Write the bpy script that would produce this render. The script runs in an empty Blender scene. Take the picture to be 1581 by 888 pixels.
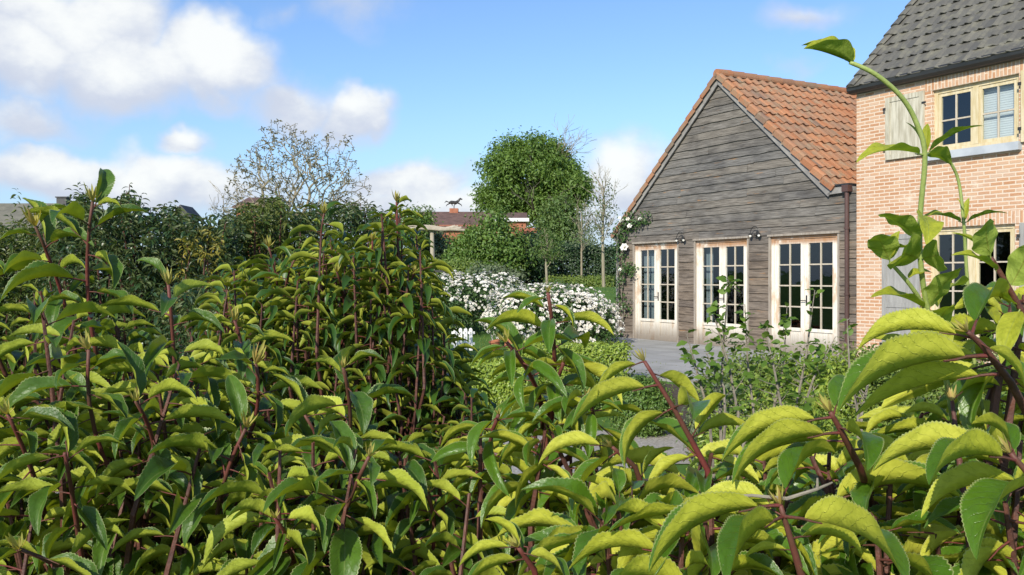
import bpy, math, random
import numpy as np
from mathutils import Matrix, Vector

random.seed(7)
RNG = np.random.default_rng(11)
SC = bpy.context.scene
COL = SC.collection
R = math.radians

# ------------------------------------------------------------------ camera, world, sun, exposure
F = 1400.0            # focal length in photo pixels (photo is 1581 wide)
HZ = 430.0            # horizon row
CAMZ = 1.5


def P(px, py, z):
    """point of the place seen at photo pixel (px,py) at depth z metres"""
    return np.array([(px - 790.5) / F * z, z, CAMZ + (HZ - py) / F * z])


cam_d = bpy.data.cameras.new('camera')
cam = bpy.data.objects.new('camera', cam_d)
COL.objects.link(cam)
cam.location = (0, 0, CAMZ)
cam.rotation_euler = (R(90), 0, 0)
cam_d.sensor_width = 36
cam_d.lens = 36 * F / 1581
cam_d.shift_y = -(444 - HZ) / 1581
cam_d.clip_start = 0.05
cam_d.clip_end = 9000
SC.camera = cam

SUN_EL = R(30)
SUN_DIR = Vector((-0.43, -0.903, 0)).normalized()      # horizontal direction TOWARDS the sun
to_sun = Vector((SUN_DIR.x * math.cos(SUN_EL), SUN_DIR.y * math.cos(SUN_EL), math.sin(SUN_EL)))
sun_d = bpy.data.lights.new('sun', 'SUN')
sun_d.energy = 4.5
sun_d.angle = R(0.5)
sun_d.color = (1.0, 0.93, 0.80)
sun = bpy.data.objects.new('sun', sun_d)
COL.objects.link(sun)
sun.rotation_euler = (-to_sun).to_track_quat('-Z', 'Y').to_euler()

SC.view_settings.view_transform = 'Standard'
SC.view_settings.look = 'None'
SC.view_settings.gamma = 1
SC.view_settings.exposure = 0.35
SC.cycles.max_bounces = 6
SC.cycles.transparent_max_bounces = 8
SC.cycles.use_denoising = True


# ------------------------------------------------------------------ node helper
class NT:
    def __init__(self, tree):
        self.t = tree
        self.n = tree.nodes
        self.n.clear()

    def add(self, typ, _ins=None, **props):
        nd = self.n.new(typ)
        for k, v in props.items():
            setattr(nd, k, v)
        if _ins:
            for k, v in _ins.items():
                s = nd.inputs[k]
                if isinstance(v, bpy.types.NodeSocket):
                    self.t.links.new(v, s)
                else:
                    if isinstance(v, (tuple, list)) and s.type == 'RGBA' and len(v) == 3:
                        v = (*v, 1)
                    s.default_value = v
        return nd

    def math(self, op, a, b=None, c=None, clamp=False):
        nd = self.n.new('ShaderNodeMath')
        nd.operation = op
        nd.use_clamp = clamp
        for i, v in enumerate((a, b, c)):
            if v is None:
                continue
            if isinstance(v, bpy.types.NodeSocket):
                self.t.links.new(v, nd.inputs[i])
            else:
                nd.inputs[i].default_value = v
        return nd.outputs[0]

    def mix(self, f, a, b, blend='MIX'):
        nd = self.n.new('ShaderNodeMix')
        nd.data_type = 'RGBA'
        nd.blend_type = blend
        for s, v in ((nd.inputs[0], f), (nd.inputs[6], a), (nd.inputs[7], b)):
            if isinstance(v, bpy.types.NodeSocket):
                self.t.links.new(v, s)
            else:
                if isinstance(v, (tuple, list)) and len(v) == 3:
                    v = (*v, 1)
                s.default_value = v
        return nd.outputs[2]

    def sstep(self, x, lo, hi, a=0.0, b=1.0):
        nd = self.add('ShaderNodeMapRange', {0: x, 1: lo, 2: hi, 3: a, 4: b})
        nd.interpolation_type = 'SMOOTHSTEP'
        return nd.outputs[0]

    def noise(self, vec, scale, detail=4, rough=0.55, out=0, dim='3D'):
        nd = self.add('ShaderNodeTexNoise', {'Scale': scale, 'Detail': detail, 'Roughness': rough})
        nd.noise_dimensions = dim
        if vec is not None:
            self.t.links.new(vec, nd.inputs['Vector'])
        return nd.outputs[out]

    def mapping(self, vec, loc=(0, 0, 0), scale=(1, 1, 1), rot=(0, 0, 0)):
        return self.add('ShaderNodeMapping', {'Vector': vec, 'Location': loc, 'Scale': scale, 'Rotation': rot}).outputs[0]


# ------------------------------------------------------------------ world: Nishita sky with cumulus
W = bpy.data.worlds.new('World')
SC.world = W
W.use_nodes = True
w = NT(W.node_tree)
sky = w.add('ShaderNodeTexSky', sky_type='NISHITA')
sky.sun_disc = False
sky.sun_elevation = SUN_EL
sky.sun_rotation = math.atan2(SUN_DIR.x, SUN_DIR.y)
sky.air_density = 1.1
sky.dust_density = 0.6
sky.ozone_density = 2.0
gen = w.add('ShaderNodeTexCoord').outputs['Generated']
nz1 = w.noise(gen, 7.0, 7, 0.58)
nz2 = w.noise(w.mapping(gen, (3.1, 1.7, 0.4), (1, 1, 1.5)), 16.0, 5, 0.6)
warp = w.add('ShaderNodeTexNoise', {'Vector': gen, 'Scale': 10.0, 'Detail': 4.0})
wv = w.add('ShaderNodeVectorMath', {0: warp.outputs['Color'], 1: (0.5, 0.5, 0.5)}, operation='SUBTRACT').outputs[0]
wv = w.add('ShaderNodeVectorMath', {0: wv, 'Scale': 0.10}, operation='SCALE').outputs[0]
gw = w.add('ShaderNodeVectorMath', {0: gen, 1: wv}, operation='ADD').outputs[0]
# cumulus: direction (as photo x,y), angular radii, weight
CLOUDS = [(90, 30, 200, 95, 1.0), (330, 100, 120, 85, 1.15), (200, 120, 190, 85, 0.85), (20, 95, 120, 90, .9), (548, 172, 82, 48, 0.95),
          (300, 230, 62, 34, 0.9), (90, 262, 190, 52, 0.9), (270, 292, 210, 56, 0.85), (640, 285, 130, 50, 0.8),
          (955, 270, 105, 85, 0.85), (455, 150, 120, 55, 0.6), (20, 185, 130, 40, 0.55), (1250, 20, 100, 38, 0.36),
          (1235, 105, 60, 28, 0.3), (720, 330, 380, 60, 0.7), (560, 10, 160, 50, 0.35), (430, 15, 60, 40, 0.3),
          (1500, 330, 300, 60, .6), (-300, 250, 300, 110, .9), (-700, 120, 300, 160, .9), (-1500, 200, 500, 120, .8)]
acc = None
lit = None
for (cx, cy, rx, ry, s) in CLOUDS:
    d = Vector(((cx - 790.5) / F, 1.0, (HZ - cy) / F))
    L = d.length
    d = d / L
    for which, off in ((0, 0.0), (1, 0.28)):
        c = d + Vector((0.25 * off * rx / F, 0, off * ry / F))
        sx, sz = F / rx * L * 0.9, F / ry * L * 0.9
        sy = min(sx, sz)
        sp = w.add('ShaderNodeTexGradient', {'Vector': w.mapping(gw, (-c.x * sx, -c.y * sy, -c.z * sz), (sx, sy, sz))}, gradient_type='SPHERICAL')
        v = w.math('MULTIPLY', sp.outputs['Fac'], s)
        if which == 0:
            acc = v if acc is None else w.math('MAXIMUM', acc, v)
        else:
            lit = v if lit is None else w.math('MAXIMUM', lit, v)
dens = w.math('ADD', w.math('MULTIPLY', acc, 1.35), w.math('MULTIPLY', w.math('SUBTRACT', nz1, 0.56), 1.0))
mask = w.math('MULTIPLY', w.sstep(dens, 0.0, 0.62), w.sstep(acc, 0.0, 0.14))
br = w.math('ADD', w.math('MULTIPLY', lit, 1.1), w.math('MULTIPLY', w.math('SUBTRACT', nz2, 0.5), 1.3))
bright = w.sstep(br, 0.16, 0.95)
ccol = w.mix(bright, (3.75, 4.05, 4.75), (5.8, 5.9, 5.8))
skyc = w.mix(1.0, sky.outputs[0], (0.72, 0.86, 1.08), 'MULTIPLY')
sepz = w.add('ShaderNodeSeparateXYZ', {0: gen}).outputs[2]
hazef = w.sstep(sepz, -0.02, 0.22, 0.55, 0.0)
skyc = w.mix(hazef, skyc, (2.6, 3.7, 5.6))
bgc = w.mix(w.math('MULTIPLY', mask, 0.95), skyc, ccol)
bg = w.add('ShaderNodeBackground', {'Color': bgc, 'Strength': 0.135})
w.t.links.new(bg.outputs[0], w.add('ShaderNodeOutputWorld').inputs[0])


# ------------------------------------------------------------------ materials
def new_mat(name):
    m = bpy.data.materials.new(name)
    m.use_nodes = True
    return m, NT(m.node_tree)


def finish(n, shader):
    n.t.links.new(shader, n.add('ShaderNodeOutputMaterial').inputs[0])


def leaf_mat(name, top, top2, back, back2, rough=0.35, transl=0.28, spec=0.5, vein=True, edge=0.0, stain=0.0, tr_tint=(1.5, 1.5, 0.5)):
    """two sided leaf: glossy dark upper face, pale matt underside, light passing through"""
    m, n = new_mat(name)
    rnd = n.add('ShaderNodeAttribute', attribute_name='rnd').outputs['Fac']
    oi = n.add('ShaderNodeObjectInfo').outputs['Random']
    r = n.math('FRACT', n.math('ADD', rnd, oi))
    geo = n.add('ShaderNodeNewGeometry')
    uv = n.add('ShaderNodeUVMap', uv_map='UVMap').outputs[0]
    s = n.add('ShaderNodeSeparateXYZ', {0: uv})
    ctop = n.mix(r, top, top2)
    cback = n.mix(r, back, back2)
    c = n.mix(geo.outputs['Backfacing'], ctop, cback)
    va = n.math('ABSOLUTE', n.math('SUBTRACT', s.outputs[1], 0.5))
    bump = None
    if vein:
        wob = n.noise(n.mapping(uv, (0, 0, 0), (7, 3, 1)), 1.0, 3, .6)
        ph = n.math('ADD', n.math('SUBTRACT', n.math('MULTIPLY', s.outputs[0], 10.0), n.math('MULTIPLY', va, 5.0)), n.math('MULTIPLY', wob, 1.6))
        fr = n.math('ABSOLUTE', n.math('SUBTRACT', n.math('FRACT', ph), 0.5))
        vn = n.sstep(fr, 0.0, 0.07, 1.0, 0.0)
        mid = n.sstep(va, 0.0, 0.035, 1.0, 0.0)
        c = n.mix(n.math('MULTIPLY', vn, 0.15), c, n.mix(0.5, c, (0.30, 0.34, 0.12)))
        c = n.mix(n.math('MULTIPLY', mid, 0.55), c, n.mix(geo.outputs['Backfacing'], (0.22, 0.27, 0.08), (0.17, 0.08, 0.02)))
        obj = n.add('ShaderNodeTexCoord').outputs['UV']
        blot = n.noise(n.mapping(obj, (0, 0, 0), (5, 2, 1)), 1.6, 4, 0.6)
        c = n.mix(n.sstep(blot, 0.35, 0.75, 0.0, 0.7), c, n.mix(1.0, c, (0.62, 0.66, 0.45), 'MULTIPLY'))
        hgt = n.math('ADD', n.math('MULTIPLY', vn, -1.0), n.math('MULTIPLY', blot, 1.4))
        bump = n.add('ShaderNodeBump', {'Height': hgt, 'Strength': 0.45, 'Distance': 0.003}).outputs[0]
    if edge:
        ed = n.sstep(va, 0.455, 0.495)
        c = n.mix(n.math('MULTIPLY', ed, edge), c, (0.40, 0.42, 0.18))
    if stain:
        comb = n.add('ShaderNodeVectorMath', {0: uv, 1: n.add('ShaderNodeCombineXYZ', {0: n.math('MULTIPLY', r, 31.0), 1: n.math('MULTIPLY', r, 17.0)}).outputs[0]}, operation='ADD').outputs[0]
        st = n.noise(n.mapping(comb, (0, 0, 0), (6, 2.4, 1)), 1.0, 3, 0.6)
        c = n.mix(n.sstep(st, 0.70, 0.76, 0, stain), c, (0.06, 0.035, 0.015))
    pb = n.add('ShaderNodeBsdfPrincipled', {'Base Color': c, 'Specular IOR Level': spec})
    n.t.links.new(n.mix(geo.outputs['Backfacing'], (rough,) * 3, (0.62,) * 3), pb.inputs['Roughness'])
    tr = n.add('ShaderNodeBsdfTranslucent', {'Color': n.mix(1.0, n.mix(0.5, ctop, cback), (*tr_tint, 1), 'MULTIPLY')})
    if bump is not None:
        n.t.links.new(bump, pb.inputs['Normal'])
    mx = n.add('ShaderNodeMixShader', {0: transl, 1: pb.outputs[0], 2: tr.outputs[0]})
    finish(n, mx.outputs[0])
    return m


def plain_mat(name, c1, c2=None, rough=0.7, scale=6.0, bump=0.0, stretch=(1, 1, 1), spec=0.4, metal=0.0, coords='Object', detail=5):
    m, n = new_mat(name)
    co = n.add('ShaderNodeTexCoord').outputs[coords]
    nz = n.noise(n.mapping(co, (0, 0, 0), stretch), scale, detail, 0.6)
    c = n.mix(n.sstep(nz, 0.3, 0.7), c1, c2 if c2 else c1)
    pb = n.add('ShaderNodeBsdfPrincipled', {'Base Color': c, 'Roughness': rough, 'Specular IOR Level': spec, 'Metallic': metal})
    if bump:
        n.t.links.new(n.add('ShaderNodeBump', {'Height': nz, 'Strength': bump, 'Distance': 0.02}).outputs[0], pb.inputs['Normal'])
    finish(n, pb.outputs[0])
    return m


M = {}
# foreground laurel: dark glossy top, yellow green underside, red stalks
M['laurel'] = leaf_mat('laurel_leaf', (.036, .092, .010), (.072, .148, .014), (.34, .40, .040), (.46, .50, .058), rough=.42, transl=.22, edge=.55, stain=.45, spec=.4)
M['laurel_big'] = leaf_mat('laurel_leaf_bright', (.055, .135, .010), (.085, .18, .014), (.47, .49, .040), (.58, .58, .07), rough=.33, transl=.26, edge=.6, stain=.7)
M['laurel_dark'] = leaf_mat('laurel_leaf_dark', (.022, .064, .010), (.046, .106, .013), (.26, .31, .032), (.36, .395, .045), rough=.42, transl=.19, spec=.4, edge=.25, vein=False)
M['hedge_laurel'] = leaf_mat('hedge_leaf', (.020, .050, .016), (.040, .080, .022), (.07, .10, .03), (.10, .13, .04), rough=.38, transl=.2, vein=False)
M['hedge_olive'] = leaf_mat('olive_leaf', (.035, .072, .016), (.075, .112, .02), (.10, .14, .03), (.14, .16, .035), rough=.42, transl=.25, vein=False)
M['yellow_leaf'] = leaf_mat('yellow_leaf', (.12, .14, .025), (.36, .29, .04), (.16, .17, .04), (.36, .30, .06), rough=.5, transl=.3, vein=False)
M['soft_leaf'] = leaf_mat('soft_leaf', (.29, .31, .022), (.37, .39, .038), (.27, .35, .06), (.34, .42, .08), rough=.5, transl=.24, spec=.3, edge=.25, tr_tint=(1.4, 1.7, .5))
M['young_leaf'] = leaf_mat('young_shrub_leaf', (.085, .165, .025), (.15, .245, .038), (.14, .21, .04), (.20, .29, .06), rough=.5, transl=.4, spec=.3, vein=False)
M['box_leaf'] = leaf_mat('box_leaf', (.16, .25, .028), (.29, .36, .05), (.18, .26, .035), (.28, .34, .05), rough=.4, transl=.25, vein=False)
M['garden_leaf'] = leaf_mat('garden_leaf', (.11, .175, .03), (.21, .28, .05), (.14, .19, .045), (.22, .28, .06), rough=.5, transl=.3, vein=False)
M['tree_leaf'] = leaf_mat('chestnut_leaf', (.095, .17, .03), (.16, .255, .045), (.12, .19, .045), (.17, .25, .055), rough=.5, transl=.35, vein=False)
M['pale_tree_leaf'] = leaf_mat('pale_tree_leaf', (.085, .15, .035), (.13, .20, .045), (.11, .17, .05), (.15, .2, .06), rough=.5, transl=.35, vein=False)
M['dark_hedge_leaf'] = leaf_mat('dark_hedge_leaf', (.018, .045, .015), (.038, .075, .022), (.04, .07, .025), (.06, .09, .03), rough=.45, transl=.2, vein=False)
M['mid_leaf'] = leaf_mat('mid_green_leaf', (.075, .15, .025), (.14, .225, .038), (.10, .16, .035), (.15, .21, .045), rough=.45, transl=.28, vein=False)
M['meadow'] = leaf_mat('meadow_leaf', (.11, .18, .03), (.19, .25, .04), (.12, .18, .04), (.17, .22, .05), rough=.5, transl=.35, vein=False)
M['greygreen'] = leaf_mat('grey_green_leaf', (.10, .14, .07), (.15, .18, .09), (.11, .15, .08), (.15, .18, .1), rough=.6, transl=.25, vein=False)
M['rose_leaf'] = leaf_mat('rose_leaf', (.035, .085, .02), (.075, .14, .03), (.06, .11, .04), (.09, .14, .05), rough=.45, transl=.25, vein=False)
M['bud'] = leaf_mat('young_bud', (.36, .36, .09), (.46, .40, .12), (.42, .36, .12), (.46, .30, .10), rough=.5, transl=.3, vein=False)
M['bare_bud'] = leaf_mat('bare_tree_bud', (.15, .14, .07), (.21, .18, .10), (.15, .14, .08), (.2, .17, .1), rough=.7, transl=.2, vein=False)
M['petal'] = leaf_mat('white_petal', (.80, .76, .66), (.86, .85, .81), (.80, .76, .68), (.85, .82, .76), rough=.6, transl=.25, vein=False, spec=.2, tr_tint=(1, 1, 1))
M['redstem'] = plain_mat('red_stem', (.15, .03, .028), (.085, .045, .026), .6, 9, .25)
M['brownstem'] = plain_mat('brown_red_stem', (.060, .025, .020), (.12, .045, .03), .6, 40, .3)
M['greystem'] = plain_mat('grey_twig', (.16, .14, .11), (.26, .23, .18), .8, 30, .3)
M['greenstem'] = plain_mat('green_stem', (.22, .28, .075), (.30, .36, .11), .55, 25, .2)
M['bark'] = plain_mat('bark', (.10, .085, .065), (.17, .15, .12), .9, 10, .6, (1, 1, .25))
M['palebark'] = plain_mat('pale_bark', (.22, .19, .13), (.30, .27, .19), .85, 12, .4, (1, 1, .25))
M['baretwig'] = plain_mat('bare_twig', (.21, .18, .12), (.29, .25, .175), .9, 6, .2)
M['post'] = plain_mat('weathered_post', (.30, .26, .19), (.42, .37, .29), .9, 8, .5, (1, 1, .15))
M['darkmetal'] = plain_mat('dark_metal', (.022, .021, .020), (.035, .033, .03), .45, 8, 0, spec=.5)
M['gutterdark'] = plain_mat('dark_gutter', (.020, .021, .022), (.032, .033, .034), .4, 3, .05, spec=.5)
M['downpipe'] = plain_mat('brown_downpipe', (.060, .032, .026), (.09, .046, .038), .4, 3, .1, (1, 1, .3), spec=.5)
M['greyboard'] = plain_mat('grey_board', (.20, .19, .18), (.30, .285, .265), .8, 5, .3, (1, 1, 1))
M['zinc'] = plain_mat('pale_sill', (.36, .39, .42), (.46, .49, .52), .5, 3, .05)
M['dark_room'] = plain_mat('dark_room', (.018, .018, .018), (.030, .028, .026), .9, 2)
M['curtain'] = plain_mat('curtain', (.16, .20, .22), (.24, .28, .30), .9, 9, .2, (6, 6, .1))
M['blind'] = plain_mat('white_blind', (.72, .74, .76), (.80, .81, .82), .6, 2)
M['white'] = plain_mat('white_paint', (.70, .70, .68), (.80, .80, .78), .5, 4, .05)
M['terracotta'] = plain_mat('terracotta', (.36, .13, .065), (.46, .19, .10), .8, 7, .1)
M['bulb'] = plain_mat('frosted_glass', (.70, .68, .60), (.78, .76, .70), .15, 4)
M['farbrick'] = plain_mat('far_brick', (.27, .095, .05), (.36, .15, .085), .9, 3, .2)
M['farroof'] = plain_mat('far_roof', (.10, .060, .048), (.16, .095, .075), .85, 2.5, .3)
M['farred'] = plain_mat('far_red_roof', (.30, .10, .055), (.38, .15, .09), .85, 2.5, .3)
M['fargrey'] = plain_mat('far_grey_roof', (.055, .055, .058), (.085, .083, .082), .8, 2, .2)
M['farolive'] = plain_mat('far_olive_roof', (.13, .125, .095), (.18, .17, .13), .9, 2, .2)


def pane_mat():
    m, n = new_mat('window_glass')
    co = n.add('ShaderNodeTexCoord').outputs['Object']
    nz = n.noise(co, 3.0, 2, .5)
    bump = n.add('ShaderNodeBump', {'Height': nz, 'Strength': .06, 'Distance': .02}).outputs[0]
    fr = n.add('ShaderNodeLayerWeight', {'Blend': .5}).outputs['Facing']
    f = n.math('MULTIPLY_ADD', n.math('POWER', fr, 4.0), 1.0, 0.085, clamp=True)
    g = n.add('ShaderNodeBsdfGlossy', {'Color': (.9, .95, 1), 'Roughness': .02, 'Normal': bump})
    t = n.add('ShaderNodeBsdfTransparent', {'Color': (.75, .80, .80)})
    finish(n, n.add('ShaderNodeMixShader', {0: f, 1: t.outputs[0], 2: g.outputs[0]}).outputs[0])
    return m


M['glass'] = pane_mat()


def clap_mat():
    """weathered oak boards: UV = (metres along, metres up), 'rnd' per board"""
    m, n = new_mat('weathered_clapboard')
    uv = n.add('ShaderNodeUVMap', uv_map='UVMap').outputs[0]
    rnd = n.add('ShaderNodeAttribute', attribute_name='rnd').outputs['Fac']
    off = n.add('ShaderNodeCombineXYZ', {0: n.math('MULTIPLY', rnd, 37.0), 1: n.math('MULTIPLY', rnd, 91.0)}).outputs[0]
    v = n.add('ShaderNodeVectorMath', {0: uv, 1: off}, operation='ADD').outputs[0]
    grain = n.noise(n.mapping(v, (0, 0, 0), (1.2, 22, 1)), 2.0, 6, .65)
    patch = n.noise(n.mapping(uv, (0, 0, 0), (.7, 1.6, 1)), 1.1, 4, .6)
    stain = n.noise(n.mapping(v, (5, 3, 0), (.9, 7, 1)), 1.3, 5, .7)
    c = n.mix(n.sstep(grain, .30, .72), (.080, .075, .069), (.225, .216, .202))
    c = n.mix(n.sstep(patch, .42, .68), c, n.mix(1.0, c, (.62, .63, .66), 'MULTIPLY'))
    c = n.mix(n.math('MULTIPLY', rnd, .55), c, n.mix(1.0, c, (1.25, 1.12, .95), 'MULTIPLY'))
    up = n.add('ShaderNodeSeparateXYZ', {0: uv}).outputs[1]
    low = n.sstep(up, 1.9, 2.8, .5, .0)                                # browner where rain does not reach
    c = n.mix(low, c, n.mix(1.0, c, (1.15, .88, .66), 'MULTIPLY'))
    c = n.mix(n.sstep(stain, .60, .70, 0, .75), c, (.30, .165, .075))
    pb = n.add('ShaderNodeBsdfPrincipled', {'Base Color': c, 'Roughness': .85, 'Specular IOR Level': .2})
    n.t.links.new(n.add('ShaderNodeBump', {'Height': grain, 'Strength': .6, 'Distance': .012}).outputs[0], pb.inputs['Normal'])
    finish(n, pb.outputs[0])
    return m


M['clap'] = clap_mat()


def door_wood():
    """bleached, partly stripped door timber"""
    m, n = new_mat('bleached_door_wood')
    co = n.add('ShaderNodeTexCoord').outputs['Object']
    g = n.noise(n.mapping(co, (0, 0, 0), (26, 26, 1.6)), 1.5, 6, .65)
    p = n.noise(n.mapping(co, (4, 1, 2), (3, 3, 1.2)), 1.4, 5, .65)
    z = n.add('ShaderNodeSeparateXYZ', {0: co}).outputs[2]
    c = n.mix(n.sstep(g, .3, .7), (.62, .56, .46), (.78, .74, .66))
    c = n.mix(n.sstep(p, .50, .66, 0, .6), c, (.46, .27, .12))
    hi = n.math('MULTIPLY', n.sstep(z, 2.12, 2.24), n.sstep(p, .30, .50))
    c = n.mix(n.math('MULTIPLY', hi, .8), c, (.33, .15, .055))
    dirt = n.math('MULTIPLY', n.sstep(z, .60, .04), n.sstep(g, .1, .45))
    c = n.mix(n.math('MULTIPLY', dirt, .85), c, (.15, .12, .095))
    pb = n.add('ShaderNodeBsdfPrincipled', {'Base Color': c, 'Roughness': .75, 'Specular IOR Level': .25})
    n.t.links.new(n.add('ShaderNodeBump', {'Height': g, 'Strength': .35, 'Distance': .006}).outputs[0], pb.inputs['Normal'])
    finish(n, pb.outputs[0])
    return m


M['doorwood'] = door_wood()
M['casing'] = plain_mat('grey_casing', (.24, .20, .16), (.36, .32, .27), .8, 5, .3, (5, 5, .7))
M['winwood'] = plain_mat('honey_window_wood', (.50, .41, .23), (.62, .54, .37), .65, 4, .15, (6, 6, 1))
M['winbar'] = plain_mat('bleached_glazing_bar', (.42, .36, .27), (.52, .46, .37), .65, 4, .15, (6, 6, 1))
M['shutter_pale'] = plain_mat('peeling_pale_shutter', (.33, .30, .22), (.55, .52, .42), .75, 2.2, .2, (9, 9, 1))
M['shutter_grey'] = plain_mat('grey_blue_shutter', (.24, .235, .22), (.33, .325, .305), .75, 2.2, .2, (9, 9, 1))


def brick_mat(name, vertical=False):
    m, n = new_mat(name)
    uv = n.add('ShaderNodeUVMap', uv_map='UVMap').outputs[0]
    wob = n.add('ShaderNodeTexNoise', {'Vector': uv, 'Scale': 9.0, 'Detail': 3.0}).outputs['Color']
    wob = n.add('ShaderNodeVectorMath', {0: wob, 1: (.5, .5, .5)}, operation='SUBTRACT').outputs[0]
    wob = n.add('ShaderNodeVectorMath', {0: wob, 'Scale': .012}, operation='SCALE').outputs[0]
    v = n.add('ShaderNodeVectorMath', {0: uv, 1: wob}, operation='ADD').outputs[0]
    bk = n.add('ShaderNodeTexBrick', {'Vector': v, 'Color1': (.0, 0, 0), 'Color2': (1, 1, 1), 'Mortar': (.5, .5, .5), 'Scale': 1.0,
                                      'Mortar Size': .012, 'Mortar Smooth': .35, 'Bias': 0.0, 'Brick Width': .205, 'Row Height': .0625})
    f = bk.outputs['Fac']
    r = n.add('ShaderNodeSeparateColor', {0: bk.outputs['Color']}).outputs[0]
    c1 = n.mix(r, (.42, .205, .10), (.53, .32, .19))
    r2 = n.add('ShaderNodeTexWhiteNoise', {'Vector': bk.outputs['Color']}).outputs['Value']
    c1 = n.mix(n.math('MULTIPLY', n.math('POWER', r2, 4.0), .7), c1, (.56, .44, .34))
    fine = n.noise(uv, 45, 4, .6)
    c1 = n.mix(n.sstep(fine, .35, .75, 0, .35), c1, (.55, .38, .27))
    lime = n.noise(n.mapping(uv, (2, 0, 0), (1, 1.6, 1)), 1.7, 5, .68)
    lf = n.math('MULTIPLY', n.sstep(lime, .54, .72), .6)
    c = n.mix(f, c1, (.62, .51, .40))
    c = n.mix(lf, c, (.70, .60, .48))
    pb = n.add('ShaderNodeBsdfPrincipled', {'Base Color': c, 'Roughness': .9, 'Specular IOR Level': .2})
    h = n.math('SUBTRACT', n.math('MULTIPLY', fine, .4), f)
    n.t.links.new(n.add('ShaderNodeBump', {'Height': h, 'Strength': .55, 'Distance': .008}).outputs[0], pb.inputs['Normal'])
    finish(n, pb.outputs[0])
    return m


M['brick'] = brick_mat('old_pink_brick')


def tile_mat(name, cols, lich, rough=.75):
    m, n = new_mat(name)
    uv = n.add('ShaderNodeUVMap', uv_map='UVMap').outputs[0]
    fl = n.add('ShaderNodeVectorMath', {0: uv}, operation='FLOOR').outputs[0]
    r = n.add('ShaderNodeTexWhiteNoise', {'Vector': fl}, noise_dimensions='2D').outputs['Value']
    ramp = n.add('ShaderNodeValToRGB', {0: r})
    e = ramp.color_ramp.elements
    e[0].position, e[0].color = 0, (*cols[0], 1)
    e[1].position, e[1].color = 1, (*cols[-1], 1)
    for i, cc in enumerate(cols[1:-1]):
        x = e.new((i + 1) / (len(cols) - 1))
        x.color = (*cc, 1)
    co = n.add('ShaderNodeTexCoord').outputs['Object']
    nz = n.noise(co, 5.0, 6, .65)
    fine = n.noise(co, 40.0, 4, .65)
    c = n.mix(n.sstep(nz, .46, .68, 0, .7), ramp.outputs[0], lich)
    c = n.mix(n.sstep(fine, .4, .75, 0, .4), c, n.mix(1.0, c, (.55, .55, .55), 'MULTIPLY'))
    pb = n.add('ShaderNodeBsdfPrincipled', {'Base Color': c, 'Roughness': rough, 'Specular IOR Level': .3})
    n.t.links.new(n.add('ShaderNodeBump', {'Height': fine, 'Strength': .3, 'Distance': .006}).outputs[0], pb.inputs['Normal'])
    finish(n, pb.outputs[0])
    return m


M['redtile'] = tile_mat('red_pantile', [(.31, .128, .062), (.375, .175, .088), (.255, .155, .10), (.41, .19, .095), (.195, .13, .095)], (.25, .205, .14))
M['greytile'] = tile_mat('grey_pantile', [(.105, .100, .088), (.132, .126, .107), (.095, .092, .083), (.15, .142, .118)], (.20, .19, .14), .6)


def ground_mat():
    m, n = new_mat('lawn_ground')
    co = n.add('ShaderNodeTexCoord').outputs['Object']
    a = n.noise(co, .35, 5, .6)
    b = n.noise(co, 9.0, 5, .7)
    c = n.mix(n.sstep(a, .35, .65), (.060, .135, .020), (.095, .175, .028))
    c = n.mix(n.sstep(b, .35, .7, 0, .6), c, (.045, .10, .018))
    pb = n.add('ShaderNodeBsdfPrincipled', {'Base Color': c, 'Roughness': .9, 'Specular IOR Level': .2})
    n.t.links.new(n.add('ShaderNodeBump', {'Height': b, 'Strength': .6, 'Distance': .03}).outputs[0], pb.inputs['Normal'])
    finish(n, pb.outputs[0])
    return m


M['lawn'] = ground_mat()
M['soil'] = plain_mat('planting_soil', (.045, .032, .022), (.085, .062, .042), .95, 14, .9)
M['gravel'] = plain_mat('pale_gravel', (.26, .235, .20), (.46, .43, .39), .9, 55, 1.0, detail=3)
def paving_mat():
    m, n = new_mat('terrace_stone')
    co = n.add('ShaderNodeTexCoord').outputs['Object']
    v = n.mapping(co, (0, 0, 0), (1, 1, 1), (0, 0, -math.atan2(-.871, .4915)))
    bk = n.add('ShaderNodeTexBrick', {'Vector': v, 'Color1': (.28, .28, .27), 'Color2': (.37, .365, .35), 'Mortar': (.17, .165, .14), 'Scale': 1.0,
                                      'Mortar Size': .008, 'Mortar Smooth': .3, 'Brick Width': .8, 'Row Height': .55})
    nz = n.noise(co, 1.4, 6, .65)
    c = n.mix(n.sstep(nz, .45, .7, 0, .55), bk.outputs['Color'], (.22, .22, .19))
    c = n.mix(n.sstep(n.noise(co, 30, 4, .6), .5, .75, 0, .4), c, (.45, .44, .42))
    pb = n.add('ShaderNodeBsdfPrincipled', {'Base Color': c, 'Roughness': .85, 'Specular IOR Level': .25})
    n.t.links.new(n.add('ShaderNodeBump', {'Height': n.math('SUBTRACT', nz, bk.outputs['Fac']), 'Strength': .3, 'Distance': .01}).outputs[0], pb.inputs['Normal'])
    finish(n, pb.outputs[0])
    return m


M['paving'] = paving_mat()

# ------------------------------------------------------------------ mesh helpers


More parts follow.
